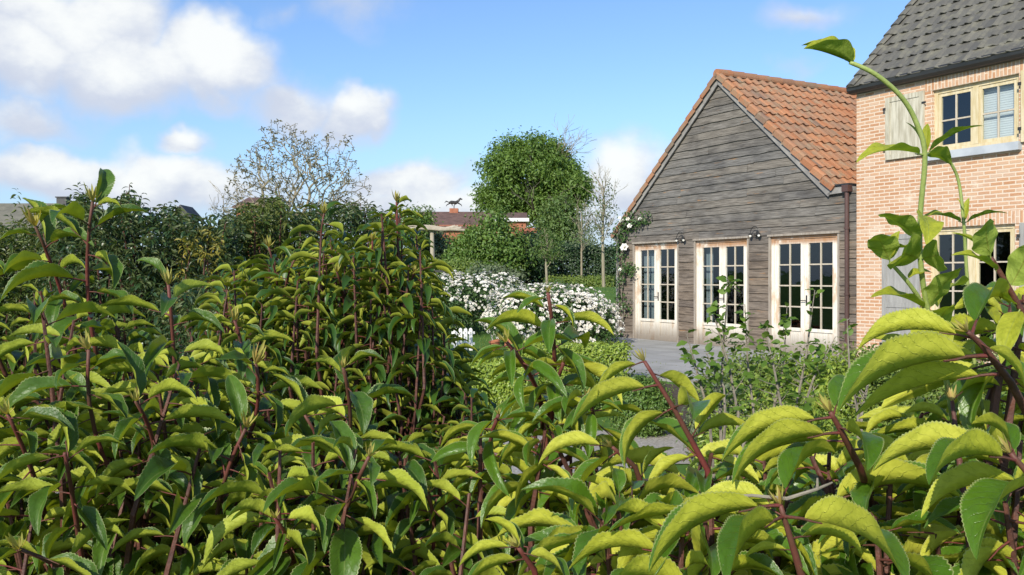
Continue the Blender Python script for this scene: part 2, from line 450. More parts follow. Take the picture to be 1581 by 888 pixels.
def make_obj(name, V, Fc, mats, parent=None, uv=None, midx=None, smooth=False, rnd=None, loc=None):
    me = bpy.data.meshes.new(name)
    V = np.asarray(V, float)
    fl = Fc.tolist() if isinstance(Fc, np.ndarray) else Fc
    me.from_pydata(V.tolist(), [], fl)
    for mt in (mats if isinstance(mats, (list, tuple)) else [mats]):
        me.materials.append(mt)
    if uv is not None:
        l = me.uv_layers.new(name='UVMap')
        l.data.foreach_set('uv', np.asarray(uv, np.float32).ravel())
    if midx is not None:
        me.polygons.foreach_set('material_index', np.asarray(midx, np.int32))
    if smooth:
        me.polygons.foreach_set('use_smooth', np.ones(len(me.polygons), bool))
    if rnd is not None:
        a = me.attributes.new('rnd', 'FLOAT', 'POINT')
        a.data.foreach_set('value', np.asarray(rnd, np.float32))
    me.update()
    o = bpy.data.objects.new(name, me)
    COL.objects.link(o)
    if parent is not None:
        o.parent = parent
    if loc is not None:
        o.location = loc
    return o


def tag(o, label, cat, group=None):
    o['label'] = label
    o['category'] = cat
    if group:
        o['group'] = group
    return o


def structure(o):
    o['kind'] = 'structure'
    return o


def thing(name, label, cat, loc=(0, 0, 0), rz=0.0, group=None):
    o = bpy.data.objects.new(name, None)
    o.empty_display_size = .1
    COL.objects.link(o)
    o.location = tuple(float(v) for v in loc)
    o.rotation_euler = (0, 0, rz)
    return tag(o, label, cat, group)


class MB:
    """collects quads/polys with uv + material index + per vertex random"""

    def __init__(self, base=(0, 0, 0)):
        self.V, self.F, self.U, self.I, self.Rn = [], [], [], [], []
        self.b = np.asarray(base, float)

    def v(self, p, r=0.0):
        self.V.append(np.asarray(p, float) - self.b)
        self.Rn.append(r)
        return len(self.V) - 1

    def face(self, pts, uv=None, mi=0, r=0.0):
        ids = [self.v(p, r) for p in pts]
        self.F.append(ids)
        self.U += list(uv) if uv is not None else [(0, 0)] * len(ids)
        self.I.append(mi)

    def box(self, x0, x1, y0, y1, z0, z1, mi=0, r=0.0):
        c = [(x, y, z) for x in (x0, x1) for y in (y0, y1) for z in (z0, z1)]
        for q in ((0, 1, 3, 2), (4, 6, 7, 5), (0, 4, 5, 1), (2, 3, 7, 6), (0, 2, 6, 4), (1, 5, 7, 3)):
            pts = [c[i] for i in q]
            self.face(pts, [(p[0] + p[1], p[2]) for p in pts], mi, r)

    def prism(self, poly, axis_vec, mi=0, r=0.0):
        """closed prism: polygon (3D points) extruded along a vector"""
        a = [np.asarray(p, float) for p in poly]
        b = [p + np.asarray(axis_vec, float) for p in a]
        self.face(a[::-1], None, mi, r)
        self.face(b, None, mi, r)
        k = len(a)
        for i in range(k):
            j = (i + 1) % k
            self.face([a[i], a[j], b[j], b[i]], None, mi, r)

    def tube(self, pts, rad, sides=6, mi=0, cap=True, r=0.0):
        pts = [np.asarray(p, float) for p in pts]
        if np.isscalar(rad):
            rad = [rad] * len(pts)
        rings = []
        ref = np.array([.31, .27, .91])
        for i, p in enumerate(pts):
            d = pts[min(i + 1, len(pts) - 1)] - pts[max(i - 1, 0)]
            d = d / (np.linalg.norm(d) + 1e-9)
            a = np.cross(d, ref)
            if np.linalg.norm(a) < .1:
                a = np.cross(d, (1, 0, 0))
            a /= np.linalg.norm(a)
            b = np.cross(d, a)
            rings.append([self.v(p + rad[i] * (math.cos(t) * a + math.sin(t) * b), r) for t in np.linspace(0, 2 * math.pi, sides, endpoint=False)])
        for i in range(len(rings) - 1):
            for k in range(sides):
                q = [rings[i][k], rings[i][(k + 1) % sides], rings[i + 1][(k + 1) % sides], rings[i + 1][k]]
                self.F.append(q)
                self.U += [(0, 0)] * 4
                self.I.append(mi)
        if cap:
            for rg in (rings[0][::-1], rings[-1]):
                self.F.append(rg)
                self.U += [(0, 0)] * sides
                self.I.append(mi)

    def lathe(self, prof, c, sides=16, mi=0, axis=None):
        rings = []
        for (rr, z) in prof:
            rings.append([self.v((c[0] + rr * math.cos(t), c[1] + rr * math.sin(t), c[2] + z)) for t in np.linspace(0, 2 * math.pi, sides, endpoint=False)])
        for i in range(len(rings) - 1):
            for k in range(sides):
                self.F.append([rings[i][k], rings[i][(k + 1) % sides], rings[i + 1][(k + 1) % sides], rings[i + 1][k]])
                self.U += [(0, 0)] * 4
                self.I.append(mi)

    def build(self, name, mats, parent=None, smooth=False):
        return make_obj(name, self.V, self.F, mats, parent, self.U, self.I, smooth, self.Rn)


# ------------------------------------------------------------------ leaf templates (quads only): V, F, UV, material index
def leaf_template(seg=30, width=.15, arch=.16, fold=40, serr=.06, wav=0.0, petiole=.16, ovate=1.0, strips=2, seed=0, tipcurl=0.0, twist=0.0):
    """blade along +X, chord length 1 (petiole before 0 -> starts at 0, blade from petiole to 1); arches up in Z; V-folded"""
    rr = random.Random(seed)
    s = np.linspace(0, 1, seg + 1)
    wd = width * np.sin(np.pi * np.clip(s, 0, 1) ** ovate) ** .8 * (1 - .25 * s)
    wd[0] = wd[-1] = .001
    cx = petiole + (1 - petiole) * s
    tt = np.linspace(0, 1, seg + 1)
    # arch over the complete chord incl petiole
    zc = arch * 4 * cx * (1 - cx) * (1 + .35 * (cx - .5)) - tipcurl * cx ** 6
    V, UV = [], []
    ang = R(fold)
    ncol = 2 * strips + 1
    for i in range(seg + 1):
        tooth = 1.0 + (serr if i % 2 else -serr) * (0 < i < seg)
        ph = 6.3 * s[i] * 2.5 + seed
        tw = R(twist) * (s[i] - .2)
        for k in range(-strips, strips + 1):
            f = abs(k) / strips
            sg = 0 if k == 0 else (1 if k > 0 else -1)
            hw = wd[i] * f * (tooth if f == 1 else 1)
            fa = ang * (0.85 + .15 * (1 - f)) * (.72 + .28 * math.sin(math.pi * min(1, .12 + .88 * s[i])))
            y = sg * hw * math.cos(fa)
            z = hw * math.sin(fa) + wav * wd[i] * f * math.sin(ph + sg)
            y, z = y * math.cos(tw) - z * math.sin(tw), y * math.sin(tw) + z * math.cos(tw)
            slope = arch * 4 * (1 - 2 * cx[i])
            V.append((cx[i] - z * slope * .8, y, zc[i] + z))
            UV.append((s[i], .5 + .5 * sg * f))
    Fq, mi = [], []
    for i in range(seg):
        for k in range(ncol - 1):
            a = i * ncol + k
            Fq.append((a, a + ncol, a + ncol + 1, a + 1))
            mi.append(0)
    if petiole > 0:
        n0 = len(V)
        pc = np.linspace(0, petiole * 1.9, 5)
        for j, x in enumerate(pc):
            zz = arch * 4 * x * (1 - x) * (1 + .35 * (x - .5))
            rad = .013 * (1.15 - .18 * j)
            for q in range(4):
                t = q * math.pi / 2
                V.append((x, rad * math.cos(t), zz + rad * math.sin(t) - (.010 if x > petiole else 0)))
                UV.append((0, .5))
        for j in range(4):
            for q in range(4):
                Fq.append((n0 + j * 4 + q, n0 + j * 4 + (q + 1) % 4, n0 + j * 4 + 4 + (q + 1) % 4, n0 + j * 4 + 4 + q))
                mi.append(1)
    return np.array(V), np.array(Fq), np.array(UV), np.array(mi)


T_small = (np.array([(0, 0, 0), (.45, .24, .10), (.45, -.24, .10), (1, 0, -.12), (.5, 0, .03)], float),
           np.array([(0, 4, 3, 1), (0, 2, 3, 4)]), np.array([(0, .5), (.5, 1), (.5, 0), (1, .5), (.5, .5)], float), np.array([0, 0]))
T_flat = (np.array([(0, 0, 0), (.5, .38, .06), (.5, -.38, .06), (1, 0, -.05), (.5, 0, 0)], float),
          T_small[1], T_small[2], T_small[3])
T_blade = (np.array([(0, .03, 0), (0, -.03, 0), (.6, -.025, .12), (.6, .025, .12), (1, .003, .0), (1, -.003, .0)], float),
           np.array([(0, 1, 2, 3), (3, 2, 5, 4)]), np.array([(0, 1), (0, 0), (.6, 0), (.6, 1), (1, 1), (1, 0)], float), np.array([0, 0]))


def scatter(temps, pos, Rm, sc, rnd, which=None):
    """merge many copies of templates into arrays"""
    pos, Rm, sc, rnd = map(np.asarray, (pos, Rm, sc, rnd))
    if which is None:
        which = np.zeros(len(pos), int)
    Vs, Fs, Us, Is, Rs = [], [], [], [], []
    base = 0
    for ti, (V, Fq, UV, mi) in enumerate(temps):
        ix = np.where(which == ti)[0]
        if not len(ix):
            continue
        X = np.einsum('nij,vj->nvi', Rm[ix], V) * sc[ix][:, None, None] + pos[ix][:, None, :]
        k = len(V)
        Vs.append(X.reshape(-1, 3))
        Fs.append((Fq[None] + (np.arange(len(ix)) * k)[:, None, None] + base).reshape(-1, 4))
        Us.append(np.tile(UV[Fq].reshape(-1, 2), (len(ix), 1)))
        Is.append(np.tile(mi, len(ix)))
        Rs.append(np.repeat(rnd[ix], k))
        base += len(ix) * k
    return np.concatenate(Vs), np.concatenate(Fs), np.concatenate(Us), np.concatenate(Is), np.concatenate(Rs)


def scatter_obj(name, mats, temps, pos, Rm, sc, parent, base, which=None, smooth=False):
    V, Fq, U, I, Rn = scatter(temps, pos, Rm, sc, RNG.random(len(pos)), which)
    return make_obj(name, V - np.asarray(base, float), Fq, mats, parent, U, I, smooth, Rn)


def unit(v):
    v = np.asarray(v, float)
    return v / (np.linalg.norm(v, axis=-1, keepdims=True) + 1e-9)


def frames(X, Zhint, roll=None):
    X = unit(X)
    Z = unit(Zhint - np.sum(Zhint * X, -1, keepdims=True) * X)
    Y = np.cross(Z, X)
    if roll is not None:
        c, s = np.cos(roll)[:, None], np.sin(roll)[:, None]
        Y, Z = c * Y + s * Z, -s * Y + c * Z
    return np.stack([X, Y, Z], -1)


def shoot_leaves(tips, dirs, length, n, L, droop=.35, top=.55, low=-.15, jitter=.25, roll=.5, bare=.0):
    """leaves spiralling round shoots: tips (N,3), dirs (N,3) up the shoot"""
    N = len(tips)
    T = unit(dirs)
    i = np.tile(np.arange(n), N)
    sh = np.repeat(np.arange(N), n)
    f = ((i + RNG.random(N * n) * .6) / n) ** 1.15                                  # 0 at the tip .. 1 at the low end
    ph = i * 2.39996 + np.repeat(RNG.random(N) * 6.28, n) + RNG.normal(0, .3, N * n)
    Ts = T[sh]
    a = unit(np.cross(Ts, np.array([.2, 1, .1])))
    b = np.cross(Ts, a)
    rad = np.cos(ph)[:, None] * a + np.sin(ph)[:, None] * b
    ln = length if np.isscalar(length) else np.asarray(length)[sh]
    pos = tips[sh] - Ts * (f * ln + bare)[:, None]
    el = top + (low - top) * f + RNG.normal(0, jitter, N * n)
    X = rad * np.cos(el)[:, None] + Ts * np.sin(el)[:, None]
    X = X - np.array([0, 0, 1.0]) * (droop * (.6 + .8 * RNG.random(N * n)))[:, None]
    up = Ts * .6 + np.array([0, 0, .6])
    fr = frames(X, up, RNG.normal(0, roll, N * n) - .42 * np.clip(X[:, 0] * 1.6, -1, 1))
    sc = L * (.62 + .62 * RNG.random(N * n)) * (.75 + .5 * np.minimum(f * 2.5, .6))
    return pos, fr, sc, sh


def cloud_points(blobs, n, shell=.55, rough=.22, freq=2.3, seed=0):
    """points inside lumpy ellipsoids with ragged outline; returns points and outward normals"""
    rg = np.random.default_rng(seed)
    vol = np.array([b[1][0] * b[1][1] * b[1][2] for b in blobs]) ** .67
    cnt = np.maximum(1, (n * vol / vol.sum()).astype(int))
    Ps, Ns = [], []
    for (c, r), k in zip(blobs, cnt):
        d = unit(rg.normal(size=(k, 3)))
        q = rg.random(3) * 6.28
        lump = 1 + rough * (np.sin(freq * 2.1 * d[:, 0] + q[0]) * np.sin(freq * 1.7 * d[:, 1] + q[1]) + np.sin(freq * 3.3 * d[:, 2] + q[2] + 2 * d[:, 0]) * .6)
        rr = (shell + (1 - shell) * rg.random(k) ** .7) * lump * (1 + rg.normal(0, .05, k))
        Ps.append(np.asarray(c) + d * rr[:, None] * np.asarray(r))
        Ns.append(unit(d / np.asarray(r)))
    return np.concatenate(Ps), np.concatenate(Ns)


def cloud_leaves(blobs, n, L, shell=.55, rough=.22, freq=2.3, seed=0, up=.5, clump=6, zmin=None):
    """leaf clusters at cloud points"""
    pts, nr = cloud_points(blobs, max(1, n // clump), shell, rough, freq, seed)
    pts = np.repeat(pts, clump, 0) + RNG.normal(0, L * .9, (len(pts) * clump, 3))
    nr = np.repeat(nr, clump, 0)
    if zmin is not None:
        k = pts[:, 2] > zmin
        pts, nr = pts[k], nr[k]
    m = len(pts)
    Z = unit(nr * .7 + np.array([0, 0, up]) + RNG.normal(0, .55, (m, 3)))
    X = np.cross(Z, unit(RNG.normal(size=(m, 3))))
    X[:, 2] -= .25
    return pts, frames(X, Z), L * (.65 + .7 * RNG.random(m))


# ------------------------------------------------------------------ terrain
HC = np.array([2.68, 22.77])                 # left front corner of the timber gable
TX = np.array([.4915, -.871])                # along the fronts, to the right and nearer
TY = np.array([.871, .4915])                 # into the houses
HROT = math.atan2(TX[1], TX[0])


def sm(x):
    x = np.clip(x, 0, 1)
    return x * x * (3 - 2 * x)


def ground_z(x, y):
    t = (x - HC[0]) * TX[0] + (y - HC[1]) * TX[1]
    return 1.15 * sm((-t - .6) / 10.0)


def sheet(name, xs, ys, mt, lift):
    V, Fq = [], []
    nx, ny = len(xs), len(ys)
    for y in ys:
        for x in xs:
            V.append((x, y, float(ground_z(x, y)) + lift))
    for j in range(ny - 1):
        for i in range(nx - 1):
            a = j * nx + i
            Fq.append((a, a + 1, a + nx + 1, a + nx))
    return structure(make_obj(name, V, Fq, mt, smooth=True))


xs = np.concatenate([[-3000, -800, -250, -120], np.arange(-60, 41, 1.5), [60, 120, 250, 800, 3000]])
ys = np.concatenate([[-300, -60, -20], np.arange(-8, 70, 1.5), [80, 100, 140, 220, 400, 900, 4000]])
sheet('ground', xs, ys, M['lawn'], 0.0)


def patch(name, poly, mt, lift):
    """flat outline on the ground, triangulated fan via small grid clip"""
    pts = [(x, y, float(ground_z(x, y)) + lift) for x, y in poly]
    return structure(make_obj(name, pts, [list(range(len(pts)))], mt))


def hp(t, d):
    q = HC + t * TX + d * TY
    return (float(q[0]), float(q[1]))


patch('planting_bed', [(-3.2, .4), (3.4, .4), (3.4, 6.9), (1.2, 6.9), (.1, 6.2), (-1.6, 5.2), (-3.2, 4.6)], M['soil'], .004)
patch('gravel_path', [(-4.5, 5.3), (-1.6, 5.6), (.1, 6.6), (1.2, 7.3), (3.6, 7.3), (4.4, 8.6), (1.6, 9.2), (-.3, 8.4), (-2.2, 7.2), (-4.5, 6.8)], M['gravel'], .008)
ter = MB()
q = [hp(-.15, 0.02), hp(14, .02), hp(14, -4.7), hp(6.0, -5.2), hp(3.0, -4.2), hp(-.15, -2.4)]
ter.prism([(x, y, .0) for x, y in q][::-1], (0, 0, .035))
structure(ter.build('terrace', M['paving']))
patch('hedge_bed', [hp(14, -4.9), hp(6.0, -5.4), (1.6, 9.3), (4.5, 8.7)], M['soil'], .006)

# ------------------------------------------------------------------ timber barn
barn = thing('timber_barn', 'weathered grey clapboard gable house with orange pantile roof and three glazed double doors', 'house', (HC[0], HC[1], 0), HROT)
SL = .875
RID_T, RID_Z = 3.70, 5.90
DOORS = [(.65, 2.32), (2.89, 4.55), (5.15, 6.88)]
DH = 2.34


def tmin(z):
    return 0.0 if z < 2.72 else min(RID_T, (z - 2.72) / SL + .0)


def tmax(z):
    return 7.28 if z < 3.1 else max(RID_T, RID_T + (RID_Z - z) / SL)


clap = MB()
z = 0.03
rowh = .168
while z < RID_Z - .05:
    z1 = min(z + rowh, RID_Z - .02)
    zm = .5 * (z + z1)
    spans = [(tmin(z), tmax(z), True)]
    if z < DH + .03:
        spans = []
        cur = 0.0
        for a, b in DOORS:
            spans.append((cur, a - .02, True))
            cur = b + .02
        spans.append((cur, 7.28, True))
    for (a, b, _) in spans:
        x = a
        while x < b - .02:
            e = min(b, x + random.uniform(1.4, 3.6))
            if b - e < .5:
                e = b
            rv = random.random()
            o1 = .030 + random.uniform(-.004, .006)
            k = max(1, int((e - x) / .22))
            ts = np.linspace(x, e - .003, k + 1)
            jb = [random.gauss(0, .0045) for _ in ts]
            dz0 = random.gauss(0, .004)
            for i in range(k):
                ta, tb = ts[i], ts[i + 1]
                za, zb = z - .012 + jb[i] + dz0, z - .012 + jb[i + 1] + dz0
                ta1 = max(ta, tmin(z1)) if z > 2.5 else ta
                tb1 = min(max(tb, ta1), tmax(z1)) if z > 2.9 else tb
                ta1 = min(ta1, tb1)
                clap.face([(ta, -o1, za), (tb, -o1, zb), (tb1, -.008, z1), (ta1, -.008, z1)], [(ta, za), (tb, zb), (tb1, z1), (ta1, z1)], 0, rv)
                clap.face([(ta, -.002, za), (tb, -.002, zb), (tb, -o1, zb), (ta, -o1, za)], [(ta, za), (tb, zb), (tb, zb), (ta, za)], 0, rv)
            x = e
    z = z1
# side wall (left flank) and inner lining behind boards
for a, b, z0, z1 in [(0, .63, 0, 2.72), (2.34, 2.87, 0, 2.42), (4.57, 5.13, 0, 2.42), (6.90, 7.28, 0, 2.42)]:
    clap.face([(a, .0, z0), (b, .0, z0), (b, .0, z1), (a, .0, z1)], [(a, z0), (b, z0), (b, z1), (a, z1)], 0, .3)
clap.face([(.0, .004, 2.35), (7.28, .004, 2.35), (7.28, .004, 3.1), (6.8, .004, 3.12), (RID_T, .004, RID_Z - .04), (0, .004, 2.7)], None, 0, .3)
for k in range(16):
    z0, z1 = k * .168 + .03, k * .168 + .198
    for j in range(3):
        y0, y1 = j * 3.0 + .01, j * 3.0 + 2.98
        rv = random.random()
        clap.face([(-.03, y1, z0), (-.03, y0, z0), (-.005, y0, z1), (-.005, y1, z1)], [(y1, z0), (y0, z0), (y0, z1), (y1, z1)], 0, rv)
        clap.face([(-.0, y1, z0), (-.0, y0, z0), (-.03, y0, z0), (-.03, y1, z0)], None, 0, rv)
clap.face([(0, 8.99, 0), (7.28, 8.99, 0), (7.28, 8.99, 3.0), (RID_T, 8.99, RID_Z - .05), (0, 8.99, 2.7)], None, 0, .4)
clap.build('wall', M['clap'], barn)

trim = MB()
trim.box(-.045, .06, -.050, -.034, 0, 2.70)
trim.box(7.02, 7.27, -.046, -.036, 0.0, .02)
trim.build('corner_board', M['greyboard'], barn)


def along(t, zz, o):
    return (t, o, zz)


def slope_prism(mb, t0, z0, t1, z1, wid, y0, y1, mi=0, up=0.0, r=0.0):
    """board along a slope, hanging wid below the slope line"""
    d = unit(np.array([t1 - t0, 0, z1 - z0]))
    nrm = np.array([-d[2], 0, d[0]])
    if nrm[2] < 0:
        nrm = -nrm
    A = np.array([t0, y0, z0]) + nrm * up
    B = np.array([t1, y0, z1]) + nrm * up
    mb.prism([A, B, B - nrm * wid, A - nrm * wid], (0, y1 - y0, 0), mi, r)


for (t0, z0, t1, z1) in [(RID_T - .02, RID_Z - .04, -.16, RID_Z - .04 - SL * 3.79), (RID_T + .02, RID_Z - .04, 6.78, RID_Z - .04 - SL * 3.11)]:
    bb = MB()
    slope_prism(bb, t0, z0, t1, z1, .15, -.085, -.052)
    bb.build('barge_board', M['greyboard'], barn)
eb = MB()
eb.prism([(6.66, -.085, 3.06), (7.16, -.085, 3.08), (7.16, -.085, 3.20), (6.80, -.085, 3.19)], (0, .5, 0))
eb.build('eave_box', M['greyboard'], barn)
eg = MB()
eg.box(6.83, 7.18, -.12, 8.5, 3.205, 3.235)
eg.build('gutter', M['gutterdark'], barn)


def tile_roof(mb, O, U, Vd, Nn, w_, h_, cols, rows, amp=.032, lift=.034, roll=True, stagger=False, cut=None, i0=0):
    """O top corner, U along ridge, Vd down slope, Nn normal; every pantile its own curved piece"""
    O, U, Vd, Nn = map(lambda a: np.asarray(a, float), (O, U, Vd, Nn))
    m = 8
    prof_x = np.linspace(0, 1.04, m + 1)
    if roll:
        prof_z = amp * np.sin(prof_x * 2 * math.pi) * np.where(prof_x > .5, .55, 1.15)
    else:
        prof_z = amp * np.where(prof_x < .32, np.sin(prof_x / .32 * math.pi), -.12)
    for j in range(rows):
        for i in range(cols):
            jit = RNG.normal(0, .0055, 3)
            v0, v1 = j * h_ + jit[0], (j + 1.06) * h_ + jit[0]
            off = (.5 * w_ if (stagger and j % 2) else 0) + jit[1]
            top = [O + U * (off + (i + a) * w_) + Vd * v0 + Nn * (b) for a, b in zip(prof_x, prof_z)]
            bot = [O + U * (off + (i + a) * w_) + Vd * v1 + Nn * (b + lift + jit[2]) for a, b in zip(prof_x, prof_z)]
            lip = [p - Nn * min(.022, lift) - Vd * .002 for p in bot]
            for k in range(m):
                ua, ub = .02 + .96 * k / m, .02 + .96 * (k + 1) / m
                uv = [(i0 + i + ua, j + .05), (i0 + i + ua, j + .95), (i0 + i + ub, j + .95), (i0 + i + ub, j + .05)]
                mb.face([top[k], bot[k], bot[k + 1], top[k + 1]], uv)
                mb.face([bot[k], lip[k], lip[k + 1], bot[k + 1]], [(i0 + i + ua, j + .9)] * 4)


slen = math.hypot(1, SL)
dR = np.array([1, 0, -SL]) / slen
nR = np.array([SL, 0, 1]) / slen
dL = np.array([-1, 0, -SL]) / slen
nL = np.array([-SL, 0, 1]) / slen
rt = MB()
tile_roof(rt, np.array([RID_T, -.10, RID_Z + .02]), (0, 1, 0), dR, nR, .235, .318, 38, 13, amp=.026, lift=.026)
tile_roof(rt, np.array([RID_T, 8.85, RID_Z + .02]), (0, -1, 0), dL, nL, .235, .318, 38, 16, i0=60)
# under-roof
for d, L_ in ((dR, 4.12), (dL, 5.05)):
    A = np.array([RID_T, -.05, RID_Z - .03])
    rt.face([A, A + d * L_, A + d * L_ + np.array([0, 9, 0]), A + np.array([0, 9, 0])], [(.5, .5)] * 4)
rt.build('roof', M['redtile'], barn, smooth=True)
# verge tiles: one capped piece per course on both slopes
vg = MB()
for d, nrm, n_, sg in ((dR, nR, 13, 1), (dL, nL, 16, -1)):
    for j in range(n_):
        A = np.array([RID_T, -.135, RID_Z]) + d * (j * .318) + nrm * .02
        B = A + d * (.318 * 1.07) + nrm * .03
        pts = []
        for (oy, on) in ((0, -.105), (0, .0), (.018, .026), (.05, .038), (.085, .036), (.115, .01)):
            pts.append((oy, on))
        for k in range(len(pts) - 1):
            (y0, a0), (y1, a1) = pts[k], pts[k + 1]
            q4 = [A + nrm * a0 + (0, y0, 0), B + nrm * a0 + (0, y0, 0), B + nrm * a1 + (0, y1, 0), A + nrm * a1 + (0, y1, 0)]
            if sg < 0:
                q4 = q4[::-1]
            vg.face(q4, [(200 + sg * 20 + j + .5, .5)] * 4)
        # lower end
        vg.face([B + nrm * a + (0, y, 0) for y, a in pts][::sg], [(200 + sg * 20 + j + .5, .5)] * 6)
vg.build('verge_tiles', M['redtile'], barn)
rd = MB()
for k in range(25):
    y0 = -.125 + k * .37
    ring = []
    for yy, rr in ((y0, .105), (y0 + .385, .120)):
        ring.append([(RID_T + rr * math.cos(a), yy, RID_Z + .0 + rr * math.sin(a)) for a in np.linspace(-.35, math.pi + .35, 11)])
    for i in range(10):
        rd.face([ring[0][i], ring[0][i + 1], ring[1][i + 1], ring[1][i]][::-1], [(300 + k + .5, .5)] * 4)
    if k == 0:
        rd.face(ring[0], [(300.5, .5)] * 11)
rd.build('ridge_tiles', M['redtile'], barn, smooth=False)
dp = MB()
dp.tube([(7.13, -.10, 3.16), (7.13, -.10, .02)], .040, 12)
dp.box(7.06, 7.20, -.16, -.04, 3.08, 3.20)
for zz in (2.4, 1.2, .5):
    dp.tube([(7.13, -.10, zz), (7.13, -.10, zz + .03)], .053, 12)
dp.build('downpipe', M['downpipe'], barn, smooth=False)

# dark rooms behind the glass (open boxes facing the front)
rm = MB()


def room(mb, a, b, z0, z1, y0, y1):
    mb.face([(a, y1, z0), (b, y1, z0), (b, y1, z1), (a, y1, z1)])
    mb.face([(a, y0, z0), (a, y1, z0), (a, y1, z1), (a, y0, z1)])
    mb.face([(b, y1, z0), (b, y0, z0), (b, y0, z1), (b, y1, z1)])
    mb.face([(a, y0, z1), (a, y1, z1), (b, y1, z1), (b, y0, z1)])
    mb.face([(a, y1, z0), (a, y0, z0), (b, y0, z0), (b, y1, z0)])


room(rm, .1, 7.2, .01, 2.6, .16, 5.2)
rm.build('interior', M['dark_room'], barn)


def sash(parent, a, b, z0, z1, y, cols, rows, panel=0.0, st=.085, rail=.09, bar=.026, wood='doorwood', name='door_leaf', barmat=None, handle=None):
    """glazed leaf between a..b, z0..z1, front face at y (outward is -y): frame, bars, panes, panel"""
    d = .05
    mb = MB()
    mb.box(a, a + st, y, y + d, z0, z1)
    mb.box(b - st, b, y, y + d, z0, z1)
    gz0 = z0 + rail
    if panel:
        gz0 = z0 + panel
        mb.box(a + st, b - st, y + .004, y + d - .004, z0, z0 + rail * 1.3)
        mb.box(a + st, b - st, y + .004, y + d - .004, gz0 - rail * .7, gz0)
        nb = 5
        for k_ in range(nb):
            xa, xb = a + st + (b - a - 2 * st) * k_ / nb, a + st + (b - a - 2 * st) * (k_ + 1) / nb
            mb.box(xa + .002, xb - .002, y + .026 + random.uniform(0, .004), y + d - .008, z0 + rail * 1.3, gz0 - rail * .7)
    else:
        mb.box(a + st, b - st, y + .004, y + d - .004, z0, gz0)
    mb.box(a + st, b - st, y + .004, y + d - .004, z1 - rail, z1)
    lf = mb.build(name, M[wood], parent)
    gb = MB()
    gx0, gx1, gz1 = a + st, b - st, z1 - rail
    for c in range(1, cols):
        x = gx0 + (gx1 - gx0) * c / cols
        gb.box(x - bar / 2, x + bar / 2, y + .008, y + d - .012, gz0, gz1)
    for r_ in range(1, rows):
        zz = gz0 + (gz1 - gz0) * r_ / rows
        x0 = gx0
        for c in range(cols):
            x1 = gx0 + (gx1 - gx0) * (c + 1) / cols
            gb.box(x0 + (bar / 2 if c else 0), x1 - (bar / 2 if c < cols - 1 else 0), y + .010, y + d - .014, zz - bar / 2, zz + bar / 2)
            x0 = x1
    gb.build('glazing_bars', M[barmat or wood], lf)
    pn = MB()
    for c in range(cols):
        for r_ in range(rows):
            xa, xb = gx0 + (gx1 - gx0) * c / cols, gx0 + (gx1 - gx0) * (c + 1) / cols
            za, zb = gz0 + (gz1 - gz0) * r_ / rows, gz0 + (gz1 - gz0) * (r_ + 1) / rows
            tl, tl2 = random.gauss(0, .002), random.gauss(0, .002)
            yy = y + .026
            pn.face([(xa, yy + tl, za), (xb, yy - tl, za), (xb, yy - tl + tl2, zb), (xa, yy + tl + tl2, zb)])
    pn.build('pane', M['glass'], lf)
    if handle:
        hm = MB()
        hx = handle
        hm.box(hx - .016, hx + .016, y - .008, y - .001, z0 + .94, z0 + 1.14)
        hm.tube([(hx, y - .006, z0 + 1.04), (hx, y - .05, z0 + 1.04), (hx - .10, y - .055, z0 + 1.035)], .009, 6)
        hm.build('handle', M['darkmetal'], lf)
    return lf


for di, (a, b) in enumerate(DOORS):
    dr = MB()
    cw = .07
    # grey casing let into the wall, with a drip board over it
    dr.box(a - .018, a + .02, -.040, .10, 0.0, DH)
    dr.box(b - .02, b + .018, -.040, .10, 0.0, DH)
    dr.box(a - .03, b + .03, -.062, .10, DH, DH + .04)
    dobj = dr.build('door', M['casing'], barn)
    fm = MB()
    fm.box(a + .02, a + .02 + cw, .012, .095, .03, DH - .001)
    fm.box(b - .02 - cw, b - .02, .012, .095, .03, DH - .001)
    fm.box(a + .02 + cw, b - .02 - cw, .014, .093, DH - .065, DH - .002)
    fm.box(a + .02, b - .02, -.01, .11, .0, .03)
    fm.build('door_frame', M['doorwood'], dobj)
    mid = .5 * (a + b)
    # leaves: real sub-parts of the barn's door
    la, lb = a + .02 + cw + .004, b - .02 - cw - .004
    sash(barn, la, mid - .003, .035, DH - .068, .030, 2, 4, panel=.50, st=.095, barmat='winbar', handle=None)
    sash(barn, mid + .003, lb, .035, DH - .068, .031, 2, 4, panel=.50, st=.095, barmat='winbar', handle=mid + .05)
ct = MB()
for (a, b) in ((.75, 1.40), (3.0, 3.2), (4.2, 4.45)):
    n_ = int((b - a) / .035)
    for i in range(n_):
        xa, xb = a + (b - a) * i / n_, a + (b - a) * (i + 1) / n_
        ya, yb = .22 + .02 * (i % 2), .22 + .02 * ((i + 1) % 2)
        ct.face([(xa, ya, .05), (xb, yb, .05), (xb, yb, 2.3), (xa, ya, 2.3)])
ct.build('curtain', M['curtain'], barn)


def house_pt(t, o, zz):
    q = HC + t * TX + o * TY
    return np.array([q[0], q[1], zz])


